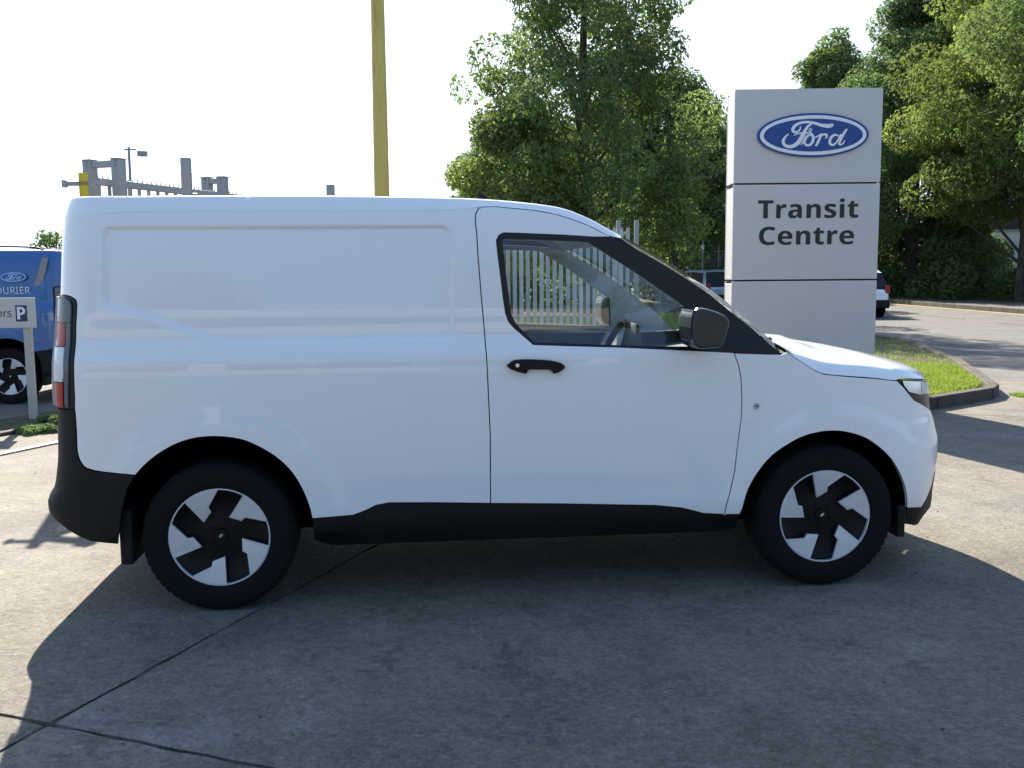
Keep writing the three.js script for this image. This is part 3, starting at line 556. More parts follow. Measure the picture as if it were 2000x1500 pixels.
// ------------------------------------------------------------------ sign pylon
function emblem(parent, w, mats) { // blue oval with a white ring and hand-lettered script, in the plane z = 0, width w
  const h = w * 0.388, ell = (a, b, d, z) => new THREE.CylinderGeometry(1, 1, d, 72).rotateX(Math.PI / 2).scale(a / 2, b / 2, 1).translate(0, 0, z);
  const T = 0.03 * w / 1.2;
  part('emblem_edge', ell(w, h, T, T / 2), mats.blue, parent);
  part('emblem_ring', ell(w * .955, h * .905, T * .1, T * 1.05), mats.white, parent);
  part('emblem_face', ell(w * .888, h * .745, T * .1, T * 1.15), mats.blue, parent);
  // strokes in photo units (oval 1096 wide, centred): [x, y, half-width]
  const S = [
    [[180, -107, 7], [182, -96, 15], [160, -88, 19], [120, -88, 18], [70, -97, 15], [20, -112, 13], [-40, -124, 12], [-95, -125, 12], [-145, -113, 13], [-185, -88, 15], [-203, -58, 15], [-195, -36, 13], [-170, -30, 11], [-143, -42, 9], [-130, -66, 7], [-128, -84, 5]],
    [[-25, -103, 8], [-52, -88, 11], [-75, -55, 15], [-98, -10, 19], [-125, 40, 21], [-158, 82, 20], [-200, 105, 17], [-245, 108, 15], [-280, 92, 15], [-295, 65, 15], [-288, 35, 13], [-268, 8, 9], [-245, -12, 5]],
    [[-190, 2, 4], [-160, -12, 6], [-120, -20, 7], [-75, -20, 7], [-35, -30, 6], [-18, -52, 5], [-30, -66, 4], [-44, -52, 4], [-30, -25, 6], [-8, -8, 7]],
    [[-118, 92, 5], [-98, 62, 8], [-75, 20, 8], [-52, 0, 8], [-22, -5, 12], [-2, 15, 14], [0, 45, 14], [-15, 80, 13], [-42, 98, 11], [-72, 92, 12], [-85, 66, 12], [-72, 32, 10], [-48, 5, 8]],
    [[-2, 18, 5], [25, 20, 6], [50, 8, 8], [72, -2, 8]],
    [[78, -8, 10], [66, 25, 12], [48, 68, 13], [32, 98, 12]],
    [[58, 40, 5], [80, 10, 7], [105, -6, 10], [128, 0, 12], [132, 20, 9], [122, 32, 6]],
    [[242, 8, 7], [215, 0, 10], [185, 15, 13], [165, 50, 14], [165, 82, 13], [188, 98, 11], [218, 84, 9], [245, 45, 8], [268, 0, 9]],
    [[325, -50, 9], [305, -22, 12], [282, 20, 13], [262, 62, 13], [258, 88, 11], [275, 96, 8], [298, 78, 6], [312, 52, 4]],
  ];
  const k = w / 1096, strokes = S.map((st, si) => {
    const c = new THREE.CatmullRomCurve3(st.map(p => V(p[0] * k, -p[1] * k, p[2] * k)), false, 'centripetal'), n = st.length * 6, P = c.getPoints(n), L = [], R = [];
    P.forEach((p, i) => { const a = P[Math.max(0, i - 1)], b = P[Math.min(n, i + 1)], dx = b.x - a.x, dy = b.y - a.y, l = Math.hypot(dx, dy) || 1; L.push([p.x - dy / l * p.z, p.y + dx / l * p.z]); R.push([p.x + dy / l * p.z, p.y - dx / l * p.z]); });
    const z = T * 1.22 + si * 0.0004, pos = [];
    const q = (...a) => a.forEach(p => pos.push(p[0], p[1], z));
    for (let i = 0; i < n; i++) q(R[i], R[i + 1], L[i + 1], R[i], L[i + 1], L[i]);
    const caps = [P[0], P[n]].map((p, e) => new THREE.CircleGeometry(p.z, 14).translate(p.x, p.y, z + 0.0002).toNonIndexed());
    return merge([geoFrom(pos, pos.map((_, i) => i % 3 === 2 ? 1 : 0)), ...caps.map(g => { g.deleteAttribute('uv'); return g; })]);
  });
  part('emblem_script', strokes, mats.white, parent, 'white script lettering');
}
const logoMats = { blue: std(lin(0.014, 0.055, 0.25), .3), white: std(lin(.74, .77, .80), .4) };
const pylon = group('sign_pylon', 'tall grey sign pylon with a blue oval emblem beside the grass', 'sign', [3.205, 0.08, -10.7], -0.012);
{
  const w = 1.58, H = 3.30, t = .37, cuts = [0, 1.255, 2.295, H];
  const panelTone = texture(256, (u, v) => { const k = .96 + .012 * (nz[1](u, v) - .5) + .012 * (nz[5](u, v) - .5); return [k, k, k]; });
  const face = std(lin(.60, .59, .575), .4, .2, { map: panelTone });
  part('core', box(w - .05, H - .02, t - .04, 0, H / 2 - .01, -t / 2), M.blackPlastic, pylon, 'dark core showing in the panel gaps');
  for (let i = 0; i < 3; i++) {
    const h = cuts[i + 1] - cuts[i] - .016, y = (cuts[i] + cuts[i + 1]) / 2;
    part('front_panel', rbox(w, h, .02, .005, 0, y, .0), face, pylon, 'grey metal sign panel');
    part('back_panel', rbox(w, h, .02, .005, 0, y, -t), face, pylon);
    for (const sd of [-1, 1]) part('side_panel', rbox(.02, h - .03, t - .045, .004, sd * (w / 2 - .012), y - .012, -t / 2), face, pylon);
  }
  const em = new THREE.Group(); em.name = 'emblem'; em.position.set(.045, 2.80, .011); pylon.add(em); emblem(em, 1.19, logoMats);
  const ink = std(lin(.014, .015, .018), .5);
  part('lettering', text('Transit', .195, .004, font, 1.2).translate(.02, 1.925, .0105), ink, pylon, 'dark lettering on the sign');
  part('lettering', text('Centre', .195, .004, font, 1.2).translate(.01, 1.64, .0105), ink, pylon, 'dark lettering on the sign');
  part('plinth', box(w + .08, .08, t + .1, 0, -.035, -t / 2), concrete, pylon, 'concrete plinth');
}
// ------------------------------------------------------------------ blue van and parking sign
const van2 = group('panel_van', 'blue panel van with roof rails parked behind the visitor parking sign', 'van', [-5.845, -0.03, -12.07], Math.PI + 0.03);
makeVan(van2, bluePaint, { cell: 0.045, rails: true, wheelTurn: [.2, .5] });
{ // lettering and emblem on its passenger side (z < 0 in van axes)
  const onSide = (g, x, y) => { const p = skin(x, y), n = skinN(x, y); g.rotateX(Math.atan2(n.y, n.z)).rotateY(Math.PI).translate(x, y, -(p.z + .008)); return g; };
  const white = std(lin(.62, .70, .80), .45);
  for (const [w, x] of [['COURIER', -.064], ['TRANSIT', .47]]) { const g = text(w, .08, .002, fontR), b = g.boundingBox; g.computeBoundingBox(); g.scale(.46 / (g.boundingBox.max.x - g.boundingBox.min.x), 1, 1); part('lettering', onSide(g, x, 1.279), white, van2, 'pale blue lettering on the van side'); }
  const em = new THREE.Group(); em.name = 'emblem'; em.position.set(-.115, 1.47, -.845); em.rotation.set(0, Math.PI, 0); em.rotateX(.1 * -1); van2.add(em);
  emblem(em, .30, { blue: std(lin(.02, .10, .36), .4), white: std(lin(.42, .56, .76), .4) });
  part('stripe', onSide(new THREE.ShapeGeometry(new THREE.Shape([[-.07, -.22], [-.01, -.22], [.06, -.05], [.13, .12], [.17, .27], [.10, .27], [.05, .13], [-.02, -.03]].map(([a, b]) => new THREE.Vector2(a, b)))), -.355, 1.42), std(lin(.24, .24, .26), .5), van2, 'grey stripe graphic');
}
const psign = group('parking_sign', 'grey visitor parking sign on posts in front of the blue van', 'sign', [-4.87, 0, -9.77], .02);
{
  const b = part('board', rbox(.86, .30, .02, .004, -.315, 1.085, .03), std(lin(.52, .515, .49), .6), psign, 'grey sign board');
  part('lettering', text('Visitors', .078, .002, fontR).translate(-.295, 1.045, .0405), std(lin(.07, .075, .08), .6), b, 'dark lettering');
  part('parking_square', box(.112, .16, .003, -.02, 1.08, .042), std(lin(.02, .035, .11), .5), b, 'navy square');
  part('parking_letter', text('P', .125, .002, font).translate(-.02, 1.02, .044), std(lin(.75, .76, .78), .5), b, 'white letter P');
  for (const x of [0.015, -.63]) part('post', box(.075, 1.27, .04, x, .585, 0), std(lin(.42, .42, .40), .55, .2), psign, 'grey metal post');
}
// ------------------------------------------------------------------ gate, its frames and posts
const gp = (a, n) => jp(a, n); // along / across the slab axes
function goal(label, p1, p2, h) {
  const g = group('goalpost_frame', label, 'goalpost', [(p1[0] + p2[0]) / 2, 0, (p1[1] + p2[1]) / 2], Math.atan2(-(p2[1] - p1[1]), p2[0] - p1[0]), 'galvanised gate guide frames');
  const L = Math.hypot(p2[0] - p1[0], p2[1] - p1[1]);
  for (const s of [-1, 1]) { part('post', rbox(.088, h, .088, .006, s * L / 2, h / 2 - .02, 0), M.galv, g); for (const y of [h - .075, h - .035]) part('bolt', new THREE.CylinderGeometry(.009, .009, .014, 6).rotateX(Math.PI / 2).translate(s * L / 2, y, .049), M.galv, g); part('post_cap', rbox(.096, .012, .096, .004, s * L / 2, h - .016, 0), M.galv, g); part('base_plate', box(.18, .012, .18, s * L / 2, .006, 0), M.galv, g); }
  part('top_bar', rbox(L - .088, .052, .07, .005, 0, h - .055, 0), M.galv, g);
  return g;
}
goal('galvanised goalpost frame beside the yellow post', [-3.59, -8.47], [-3.31, -8.38], 2.44);
goal('galvanised goalpost frame beyond the end of the gate rail', [-3.07, -10.02], [-2.90, -9.97], 2.44);
{
  const a = V(-3.47, 0, -8.38), dirv = V(.345, 0, -.93).normalize(), ang = Math.atan2(-dirv.z, dirv.x), L = 2.05;
  const g = group('sliding_gate', 'galvanised sliding gate of round pickets behind the van', 'gate', [a.x, 0, a.z], ang);
  part('top_rail', rbox(L, .06, .05, .006, L / 2 - .05, 2.235, 0), M.galv, g); part('bottom_rail', rbox(L, .09, .06, .006, L / 2 - .05, .13, 0), M.galv, g);
  part('mid_rail', rbox(L, .05, .045, .006, L / 2 - .05, 1.2, 0), M.galv, g);
  for (let i = 0; i <= 16; i++) part('picket', new THREE.CylinderGeometry(.016, .016, 2.06, 8).translate(i * .121 - .02, 1.19, 0), M.galv, g);
  for (let i = 0; i < 34; i++) part('spike', new THREE.ConeGeometry(.011, .035, 4).translate(i * .06 - .03, 2.282, 0), M.galv, g);
}
const sp = group('gate_post', 'lone galvanised gate post with hinge pins above the van roof', 'post', [-2.91, 0, -8.9], .1);
part('shaft', rbox(.082, 2.5, .082, .006, 0, 1.24, 0), M.galv, sp); for (const y of [2.35, 2.17]) part('hinge_pin', new THREE.CylinderGeometry(.007, .007, .05, 8).rotateZ(Math.PI / 2).translate(.062, y, 0), M.galv, sp);
const sp2 = group('fence_post', 'short grey fence post near the yellow mast', 'post', [-2.31, 0, -12.7]);
part('shaft', rbox(.10, 2.62, .10, .02, 0, 1.28, 0), M.galv, sp2);
const yp = group('yellow_post', 'yellow post with a short steel arm at the gate', 'post', [-3.515, 0, -8.15], 0);
part('shaft', new THREE.CylinderGeometry(.036, .036, 2.29, 18).translate(0, 1.14, 0), std(lin(.55, .42, .02), .5), yp); part('arm', rbox(.16, .035, .035, .006, -.09, 2.2, 0), M.galv, yp); part('arm_end', rbox(.035, .06, .05, .006, -.155, 2.2, 0), M.galv, yp); part('band', new THREE.CylinderGeometry(.038, .038, .035, 18).translate(0, 2.2, 0), std(lin(.28, .2, .06), .6), yp);
const gb = group('gate_motor_post', 'small pale grey post low beside the rear bumper', 'post', [-4.06, 0, -8.82]); part('shaft', rbox(.07, .16, .06, .008, .04, .08, 0), std(lin(.5, .54, .55), .5), gb); part('cap', rbox(.076, .012, .066, .004, .04, .166, 0), M.galv, gb);
// tall yellow mast
{
  const g = group('mast', 'tall weathered yellow mast rising behind the van roof', 'mast', [-1.755, 0, -13.5]);
  const yel = texture(512, (u, v) => { const d = nz[2](u * 3 % 1, v), e = nz[4](u, v * .3), st = sstep(.62, .8, .5 * nz[1](u, v) + .5 * nz[3](u, v)); const k = 1 - .2 * st - .10 * (e - .5) - .08 * (d - .5); return [.78 * k, .70 * k, .36 * k + .05 * st]; });
  yel.repeat.set(2, 2);
  part('shaft', new THREE.CylinderGeometry(.066, .118, 9.5, 28, 12).translate(0, 4.75, 0), std(lin(1, 1, 1), .55, 0, { map: yel }), g, 'faded yellow paint with grime');
  part('base_plate', box(.4, .03, .4, 0, .0, 0), M.galv, g); part('top_cap', new THREE.SphereGeometry(.068, 16, 8).translate(0, 9.5, 0), M.galv, g);
}
{ // distant floodlight
  const g = group('floodlight_pole', 'distant floodlight on a thin pole above the gate', 'floodlight', [-15.35, 0, -40]);
  part('pole', cyl(.07, .05, 6.6, 10), M.galv, g); part('lamp_head', rbox(.36, .22, .24, .03, .35, 6.35, 0).rotateZ(-.03), M.galv, g); part('bracket', rbox(.5, .06, .06, .01, .05, 6.5, 0), M.galv, g); part('cable', bar(V(0, 6.15, 0), V(-1.2, 6.05, 0), .012, 5), M.galv, g);
}
// palisade fence seen through the cab
{
  const z = -22, x0 = -2.6, n = 36, g = group('palisade_fence', 'galvanised palisade fence seen through the cab windows', 'fence', [0, 0, z]);
  const sh = new THREE.Shape([[-.045, 0], [.045, 0], [.045, 2.28], [.034, 2.40], [.015, 2.33], [0, 2.42], [-.015, 2.33], [-.034, 2.40], [-.045, 2.28]].map(p => new THREE.Vector2(...p)));
  const pg = new THREE.ExtrudeGeometry(sh, { depth: .004, bevelEnabled: false }); { const P = pg.attributes.position; for (let i = 0; i < P.count; i++) P.setZ(i, P.getZ(i) + (Math.abs(P.getX(i)) < .02 ? .012 : 0)); pg.computeVertexNormals(); }
  const paleM = [.46, .52, .42].map(k => std(lin(k, k * 1.04, k * 1.06), .5, .3));
  for (let i = 0; i < n; i++) { const m = part('pale', pg, paleM[i % 3], g); m.position.set(x0 + i * .149, .04 + rr(-.008, .008), .03); m.rotation.z = rr(-.006, .006); }
  for (const y of [.45, 2.0]) part('rail', box(n * .149, .05, .045, x0 + n * .149 / 2, y, 0), M.galv, g);
  for (const x of [2.42, 2.82]) part('post', rbox(.10, 2.62, .08, .005, x, 1.28, -.06), M.galv, g);
  part('post', rbox(.10, 2.62, .08, .005, -.2, 1.28, -.06), M.galv, g);
}
{ // mesh fence further back
  const g = group('mesh_fence', 'dark weldmesh fence under the trees behind the silver-blue hatchback', 'fence', [6.2, 0, -40.5], .05);
  for (let i = 0; i < 5; i++) part('post', new THREE.CylinderGeometry(.03, .03, 2.5, 8).translate(i * 1.2, 1.25, 0), M.galv, g);
  part('top_rail', bar(V(0, 2.2, 0), V(4.8, 2.3, 0), .02), M.galv, g);
  const wires = []; for (let i = 0; i < 60; i++) wires.push(box(.006, 2.1, .006, i * .08, 1.15, 0)); for (let i = 0; i < 14; i++) wires.push(box(4.8, .006, .006, 2.4, .15 + i * .15, .006));
  const w = part('mesh', wires, M.galv, g, 'fine wire mesh'); w.userData.kind = 'stuff';
  const s = group('road_sign', 'tiny white plate on a pole under the dark trees', 'sign', [7.35, 0, -37.6]); part('pole', cyl(.025, .025, 2.6, 8), M.galv, s); part('plate', rbox(.11, .16, .01, .003, 0, 2.36, .03), std(lin(.8, .8, .78), .5), s);
}
// ------------------------------------------------------------------ cars on the road
function makeCar(root, paint, { w = 1.74, H = 1.5, L = 4.0 } = {}) { // x forward, rear at -L/2
  const hw = w / 2;
  const stations = [[-L / 2, .42, .78], [-L / 2 + .05, .34, .86], [-L / 2 + .25, .28, .90], [-L / 2 + .8, .26, .93], [0, .25, .95], [L / 2 - 1.2, .25, .95], [L / 2 - .9, .26, .92], [L / 2 - .35, .3, .84], [L / 2 - .05, .36, .70], [L / 2, .42, .62]];
  const rows = stations.map(([x, y0, y1], i) => { const e = (i === 0 || i === 9) ? .86 : (i === 1 || i === 8) ? .94 : 1; return Array.from({ length: 15 }, (_, j) => { const t = j / 14 * Math.PI, cz = Math.cos(t), sy = Math.sin(t); const yy = y0 + (y1 - y0) * Math.pow(sy, .28) * (j === 0 || j === 14 ? 0 : 1); return V(x, yy, hw * e * Math.sign(cz) * Math.pow(Math.abs(cz), .18) * (j === 7 ? 0 : 1)); }); });
  const body = part('body', grid(rows), paint, root);
  const capEnd = (r, f) => { const pos = []; for (let j = 1; j < 13; j++) { const a = f ? [r[0], r[j], r[j + 1]] : [r[0], r[j + 1], r[j]]; a.forEach(p => pos.push(p.x, p.y, p.z)); } return geoFrom(pos); };
  part('tail_panel', capEnd(rows[0], true), paint, root);
  part('nose_panel', capEnd(rows[9], false), paint, root);
  // greenhouse
  const prof = [[-L / 2 + .10, .88], [-L / 2 + .38, H - .10], [-L / 2 + .62, H - .02], [-.1, H], [.45, H - .06], [1.25, .93]];
  const gr = prof.map(([x, y], i) => { const zt = hw * (.98 - .19 * (y - .88) / (H - .88)); return [V(x, y, zt), V(x, y + (i > 0 && i < 5 ? .015 : 0), zt * .6), V(x, y + (i > 0 && i < 5 ? .02 : 0), 0), V(x, y + (i > 0 && i < 5 ? .015 : 0), -zt * .6), V(x, y, -zt)]; });
  part('roof', grid(gr.slice(1, 5)), paint, root); part('rear_window', grid(gr.slice(0, 2)), M.blackGloss, root, 'dark rear window'); part('windscreen', grid(gr.slice(4, 6)), M.blackGloss, root, 'dark windscreen');
  for (const sd of [1, -1]) {
    const q = prof.map(([x, y]) => V(x, y, sd * hw * (.98 - .19 * (y - .88) / (H - .88)))); const pos = []; for (let i = 1; i < 5; i++) for (const p of sd > 0 ? [q[0], q[i + 1], q[i]] : [q[0], q[i], q[i + 1]]) pos.push(p.x, p.y, p.z);
    part('cabin_side', geoFrom(pos), paint, root);
    const win = (pts) => { const sh = new THREE.Shape(pts.map(p => new THREE.Vector2(...p))); const g = new THREE.ExtrudeGeometry(sh, { depth: .006, bevelEnabled: false }); const P = g.attributes.position; for (let i = 0; i < P.count; i++) { const y = P.getY(i); P.setZ(i, sd * (hw * (.98 - .19 * (y - .88) / (H - .88)) + .004 + P.getZ(i) * .3)); } g.computeVertexNormals(); return g; };
    part('side_window', win([[-L / 2 + .45, .95], [-L / 2 + .58, H - .13], [-.25, H - .08], [-.25, .95]]), M.blackGloss, root, 'dark side window');
    part('side_window', win([[-.18, .95], [-.18, H - .08], [.40, H - .13], [1.02, .97]]), M.blackGloss, root, 'dark side window');
    part('tail_light', rbox(.10, .26, .16, .03, -L / 2 + .06, .86, sd * (hw - .10)), M.redLamp, root, 'red tail light');
    part('reflector', rbox(.03, .04, .18, .01, -L / 2 - .005, .50, sd * (hw - .16)), M.redLamp, root);
    part('door_mirror', rbox(.10, .12, .18, .03, .92, 1.02, sd * (hw + .06)), paint, root);
    for (const x of [-L / 2 + .72, L / 2 - .78]) { const wh = part('wheel', new THREE.LatheGeometry([[.19, -.1], [.28, -.105], [.31, -.08], [.315, 0], [.31, .08], [.28, .105], [.19, .1]].map(p => new THREE.Vector2(...p)), 32).rotateX(Math.PI / 2), M.rubber, root); wh.position.set(x, .315, sd * (hw - .10)); part('rim', new THREE.CylinderGeometry(.195, .195, .16, 24).rotateX(Math.PI / 2), M.rimSilver, wh); part('arch', new THREE.CylinderGeometry(.37, .37, .02, 32).rotateX(Math.PI / 2).translate(x, .36, sd * (hw - .012)), M.dark, root); }
  }
  part('rear_bumper', rbox(.14, .26, w - .06, .05, -L / 2 + .03, .42, 0), M.blackPlastic, root, 'dark rear bumper');
  part('number_plate', box(.012, .11, .5, -L / 2 - .045, .64, 0), std(lin(.66, .52, .08), .5), root, 'yellow number plate');
  part('underbody', box(L - .5, .2, w - .2, 0, .26, 0), M.dark, root);
  return root;
}
const hatch = group('hatchback', 'silver-blue hatchback on the road seen past the black front pillar', 'car', [7.62, -.02, -38.5], Math.PI / 2 + .27, 'cars driving away along the road');
makeCar(hatch, new THREE.MeshPhysicalMaterial({ color: lin(.30, .38, .50), roughness: .4, metalness: .2, clearcoat: 1, clearcoatRoughness: .05 }), { H: 1.52, L: 3.7, w: 1.68 });
const wcar = group('hatchback', 'white car with a red tail light half hidden behind the sign pylon', 'car', [10.62, -.02, -31.8], Math.PI / 2 + .02, 'cars driving away along the road');
makeCar(wcar, whitePaint, { H: 1.47, L: 4.2, w: 1.8 });
// ------------------------------------------------------------------ trees, shrubs, grass
const leafMats = [[.132, .208, .060], [.112, .185, .054], [.165, .240, .056], [.112, .182, .056], [.122, .198, .066]].map(c => new THREE.MeshPhysicalMaterial({ color: lin(...c), roughness: 1, specularIntensity: .5, transmission: .5, thickness: 0, side: THREE.DoubleSide, vertexColors: true }));
const barkTone = texture(256, (u, v) => { const k = .34 + .3 * (nz[4](u, v * .25) - .5) + .2 * (nz[5](u, v) - .5); return [k * 1.05, k * .96, k * .84]; });
const bark = std(lin(.8, .8, .8), .95, 0, { map: barkTone, bumpMap: barkTone, bumpScale: .03 });
function leaves(clumps, size, perM2, tint = 1) { // folded leaf faces spread through clumps of twigs
  const pos = [], nor = [], col = [], q = new THREE.Vector3(), n = V(), a = V(), b = V();
  for (const c of clumps) {
    const cnt = Math.max(8, Math.round(perM2 * 4 * Math.PI * c.r * c.r * c.k)), tone = rr(.72, 1.28), warm = rr(-.06, .14);
    for (let i = 0; i < cnt; i++) {
      do q.set(rr(-1, 1), rr(-1, 1), rr(-1, 1)); while (q.lengthSq() > 1 || q.lengthSq() < 1e-4);
      const L = q.length(); q.multiplyScalar(Math.pow(L, -.55));
      const p = V(c.p.x + q.x * c.r, c.p.y + q.y * c.r * .78, c.p.z + q.z * c.r);
      n.set(q.x * .6 + rr(-1, 1), q.y * .4 + rr(-.4, 1.2), q.z * .6 + rr(-1, 1)).normalize();
      a.set(rr(-1, 1), rr(-1, .4), rr(-1, 1)).cross(n).normalize(); b.copy(n).cross(a);
      const s = size * rr(.6, 1.35), w = s * rr(.32, .48);
      const tip = p.clone().addScaledVector(a, s), tail = p.clone().addScaledVector(a, -s), l = p.clone().addScaledVector(b, w).addScaledVector(n, w * .35), r = p.clone().addScaledVector(b, -w).addScaledVector(n, w * .35);
      const k = tint * tone * rr(.75, 1.25), cr = k * (1 + warm + rr(-.05, .08)), cg = k, cb = k * rr(.75, 1.1);
      for (const v of [tail, r, tip, tail, tip, l]) { pos.push(v.x, v.y, v.z); nor.push(n.x, n.y, n.z); col.push(cr, cg, cb); }
    }
  }
  const g = geoFrom(pos, nor); g.setAttribute('color', new THREE.Float32BufferAttribute(col, 3)); return g;
}
function tube(pts, radii, seg = 8) {
  const c = new THREE.CatmullRomCurve3(pts), n = pts.length * 4, rows = [], P = c.getPoints(n);
  for (let i = 0; i <= n; i++) {
    const d = c.getTangent(i / n), u = V(0, 0, 1).cross(d).normalize(); if (u.lengthSq() < .5) u.set(1, 0, 0); const w = d.clone().cross(u), t = i / n * (radii.length - 1), k = Math.min(radii.length - 2, Math.floor(t)), r = radii[k] + (radii[k + 1] - radii[k]) * (t - k);
    rows.push(Array.from({ length: seg + 1 }, (_, j) => P[i].clone().addScaledVector(u, Math.cos(j / seg * 6.2832) * r).addScaledVector(w, Math.sin(j / seg * 6.2832) * r)));
  }
  const g = grid(rows), uv = []; for (let i = 0; i < n; i++) for (let j = 0; j < seg; j++) for (const [a, b] of [[0, 0], [1, 0], [1, 1], [0, 0], [1, 1], [0, 1]]) uv.push((j + b) / seg, (i + a) * .12);
  g.setAttribute('uv', new THREE.Float32BufferAttribute(uv, 2)); return g;
}
// env(h) = crown radius at relative height 0..1 of the crown; the crown spans y0..H
function tree(name, label, cat, x, z, { H, y0, env, trunk = .2, clumps, cr = .9, leaf = .11, dens = 34, mat = 0, grp, lean = 0, off = [0, 0], tint = 1, sparse = 1, stretch = 1 }) {
  const g = group(name, label, cat, [x, 0, z], 0, grp), C = [], limbs = [];
  const top = V(lean, H * .93, 0), spine = [V(0, -.1, 0), V(lean * .2 + rr(-.1, .1), H * .28, rr(-.1, .1)), V(lean * .5 + rr(-.15, .15), H * .58, rr(-.15, .15)), top];
  const sp = new THREE.CatmullRomCurve3(spine);
  for (let i = 0; i < clumps; i++) {
    const t = Math.pow(rnd(), .9), y = y0 + (H - y0) * t, R = env(t), a = rr(0, 6.2832), d = R * Math.sqrt(rr(.12, 1)) * (1 + .12 * Math.sin(a * 3 + y * 1.3));
    const base = sp.getPoint(Math.min(1, Math.max(0, y / H)));
    const p = V(base.x + off[0] * (1 - t) + Math.cos(a) * d * stretch, y + rr(-.3, .3), base.z + off[1] * (1 - t) + Math.sin(a) * d);
    C.push({ p, r: cr * rr(.55, 1.15) * (.65 + .45 * Math.min(1, R / 3)), k: sparse * rr(.5, 1.1) });
    if (i % 5 === 0 && d > .5) { const s = sp.getPoint(Math.max(.12, Math.min(.95, y / H - .16 - .05 * d / Math.max(1, H)))); limbs.push(tube([s, s.clone().lerp(p, .5).add(V(0, -.12 * d * .3 + .1, 0)), p], [trunk * .34 * (1.1 - t * .6), trunk * .2 * (1.1 - t * .6), .012], 6)); }
  }
  part('trunk', tube(spine, [trunk * 1.25, trunk, trunk * .62, .03], 10), bark, g);
  if (limbs.length) part('limbs', limbs, bark, g);
  part('crown', leaves(C, leaf, dens, tint), leafMats[mat], g);
  return g;
}
const ramp = pts => t => tab(pts, t);
tree('broadleaf_tree', 'tall airy green tree standing behind the van roof', 'tree', 2.55, -33, { H: 13.6, y0: 2.2, env: ramp([[0, 3.6], [.25, 4.1], [.45, 3.6], [.65, 2.9], [.85, 2.1], [1, .9]]), trunk: .24, clumps: 190, cr: .80, leaf: .09, dens: 58, mat: 0, grp: 'trees behind the fence', sparse: .95 });
tree('broadleaf_tree', 'rounded pale green tree low against the sky beside the tall airy tree', 'tree', 0.15, -31.5, { H: 6.7, y0: 1.2, env: ramp([[0, 1.6], [.3, 2.0], [.7, 1.6], [1, .5]]), trunk: .14, clumps: 85, cr: .72, leaf: .085, dens: 80, mat: 2, grp: 'trees behind the fence' });
tree('broadleaf_tree', 'dense leafy tree between the tall airy tree and the sign pylon', 'tree', 6.8, -43, { H: 9.6, y0: .8, env: ramp([[0, 3.4], [.4, 3.8], [.75, 2.8], [1, .8]]), trunk: .22, clumps: 130, cr: 1.05, leaf: .12, dens: 44, mat: 1, grp: 'trees behind the fence' });
tree('broadleaf_tree', 'bright young tree in front of the dense leafy tree by the pylon', 'tree', 5.1, -30.8, { H: 4.9, y0: 1.9, env: ramp([[0, 1.0], [.4, 1.35], [.8, .9], [1, .3]]), trunk: .07, clumps: 44, cr: .55, leaf: .08, dens: 70, mat: 2, grp: 'trees behind the fence' });
tree('broadleaf_tree', 'low spreading tree far behind the palisade fence', 'tree', 1.2, -46, { H: 8.2, y0: .4, env: ramp([[0, 4.2], [.4, 4.2], [.8, 2.6], [1, .8]]), trunk: .22, clumps: 100, cr: 1.2, leaf: .15, dens: 22, mat: 3, grp: 'trees behind the fence' });
tree('broadleaf_tree', 'low spreading tree far behind the silver-blue hatchback', 'tree', 10.6, -54, { H: 9.0, y0: .4, env: ramp([[0, 4.4], [.4, 4.4], [.8, 3], [1, .8]]), trunk: .22, clumps: 100, cr: 1.25, leaf: .16, dens: 22, mat: 3, grp: 'trees behind the fence' });
// roadside trees on the right
tree('roadside_tree', 'small-crowned green tree rising above the sign pylon', 'tree', 16.9, -51, { H: 13.2, y0: 3, env: ramp([[0, 3.0], [.35, 3.7], [.65, 2.3], [.9, 1.0], [1, .4]]), trunk: .22, clumps: 120, cr: 1.0, leaf: .11, dens: 50, mat: 0, grp: 'trees along the road', lean: -.4 });
tree('roadside_tree', 'tall narrow-topped tree beside the white car', 'tree', 18.9, -46, { H: 14.6, y0: 3.2, env: ramp([[0, 3.0], [.3, 3.6], [.6, 2.5], [.85, 1.4], [1, .5]]), trunk: .24, clumps: 160, cr: 1.15, leaf: .105, dens: 52, mat: 4, grp: 'trees along the road', sparse: .9 });
tree('roadside_tree', 'broad tree with yellowish green boughs above the road', 'tree', 20.6, -39.5, { H: 14.5, y0: 4.2, env: ramp([[0, 3.6], [.3, 5.2], [.6, 4.4], [.85, 3.0], [1, 1.2]]), trunk: .21, clumps: 200, cr: 1.2, leaf: .10, dens: 56, mat: 2, grp: 'trees along the road', lean: .7 });
tree('roadside_tree', 'thick-leaved tree with long boughs hanging over the footpath', 'tree', 21.5, -33, { H: 14.5, y0: 4.9, env: ramp([[0, 3.2], [.3, 5.0], [.6, 4.6], [.85, 3.0], [1, 1.2]]), trunk: .26, clumps: 175, cr: 1.2, leaf: .095, dens: 58, mat: 0, grp: 'trees along the road' });
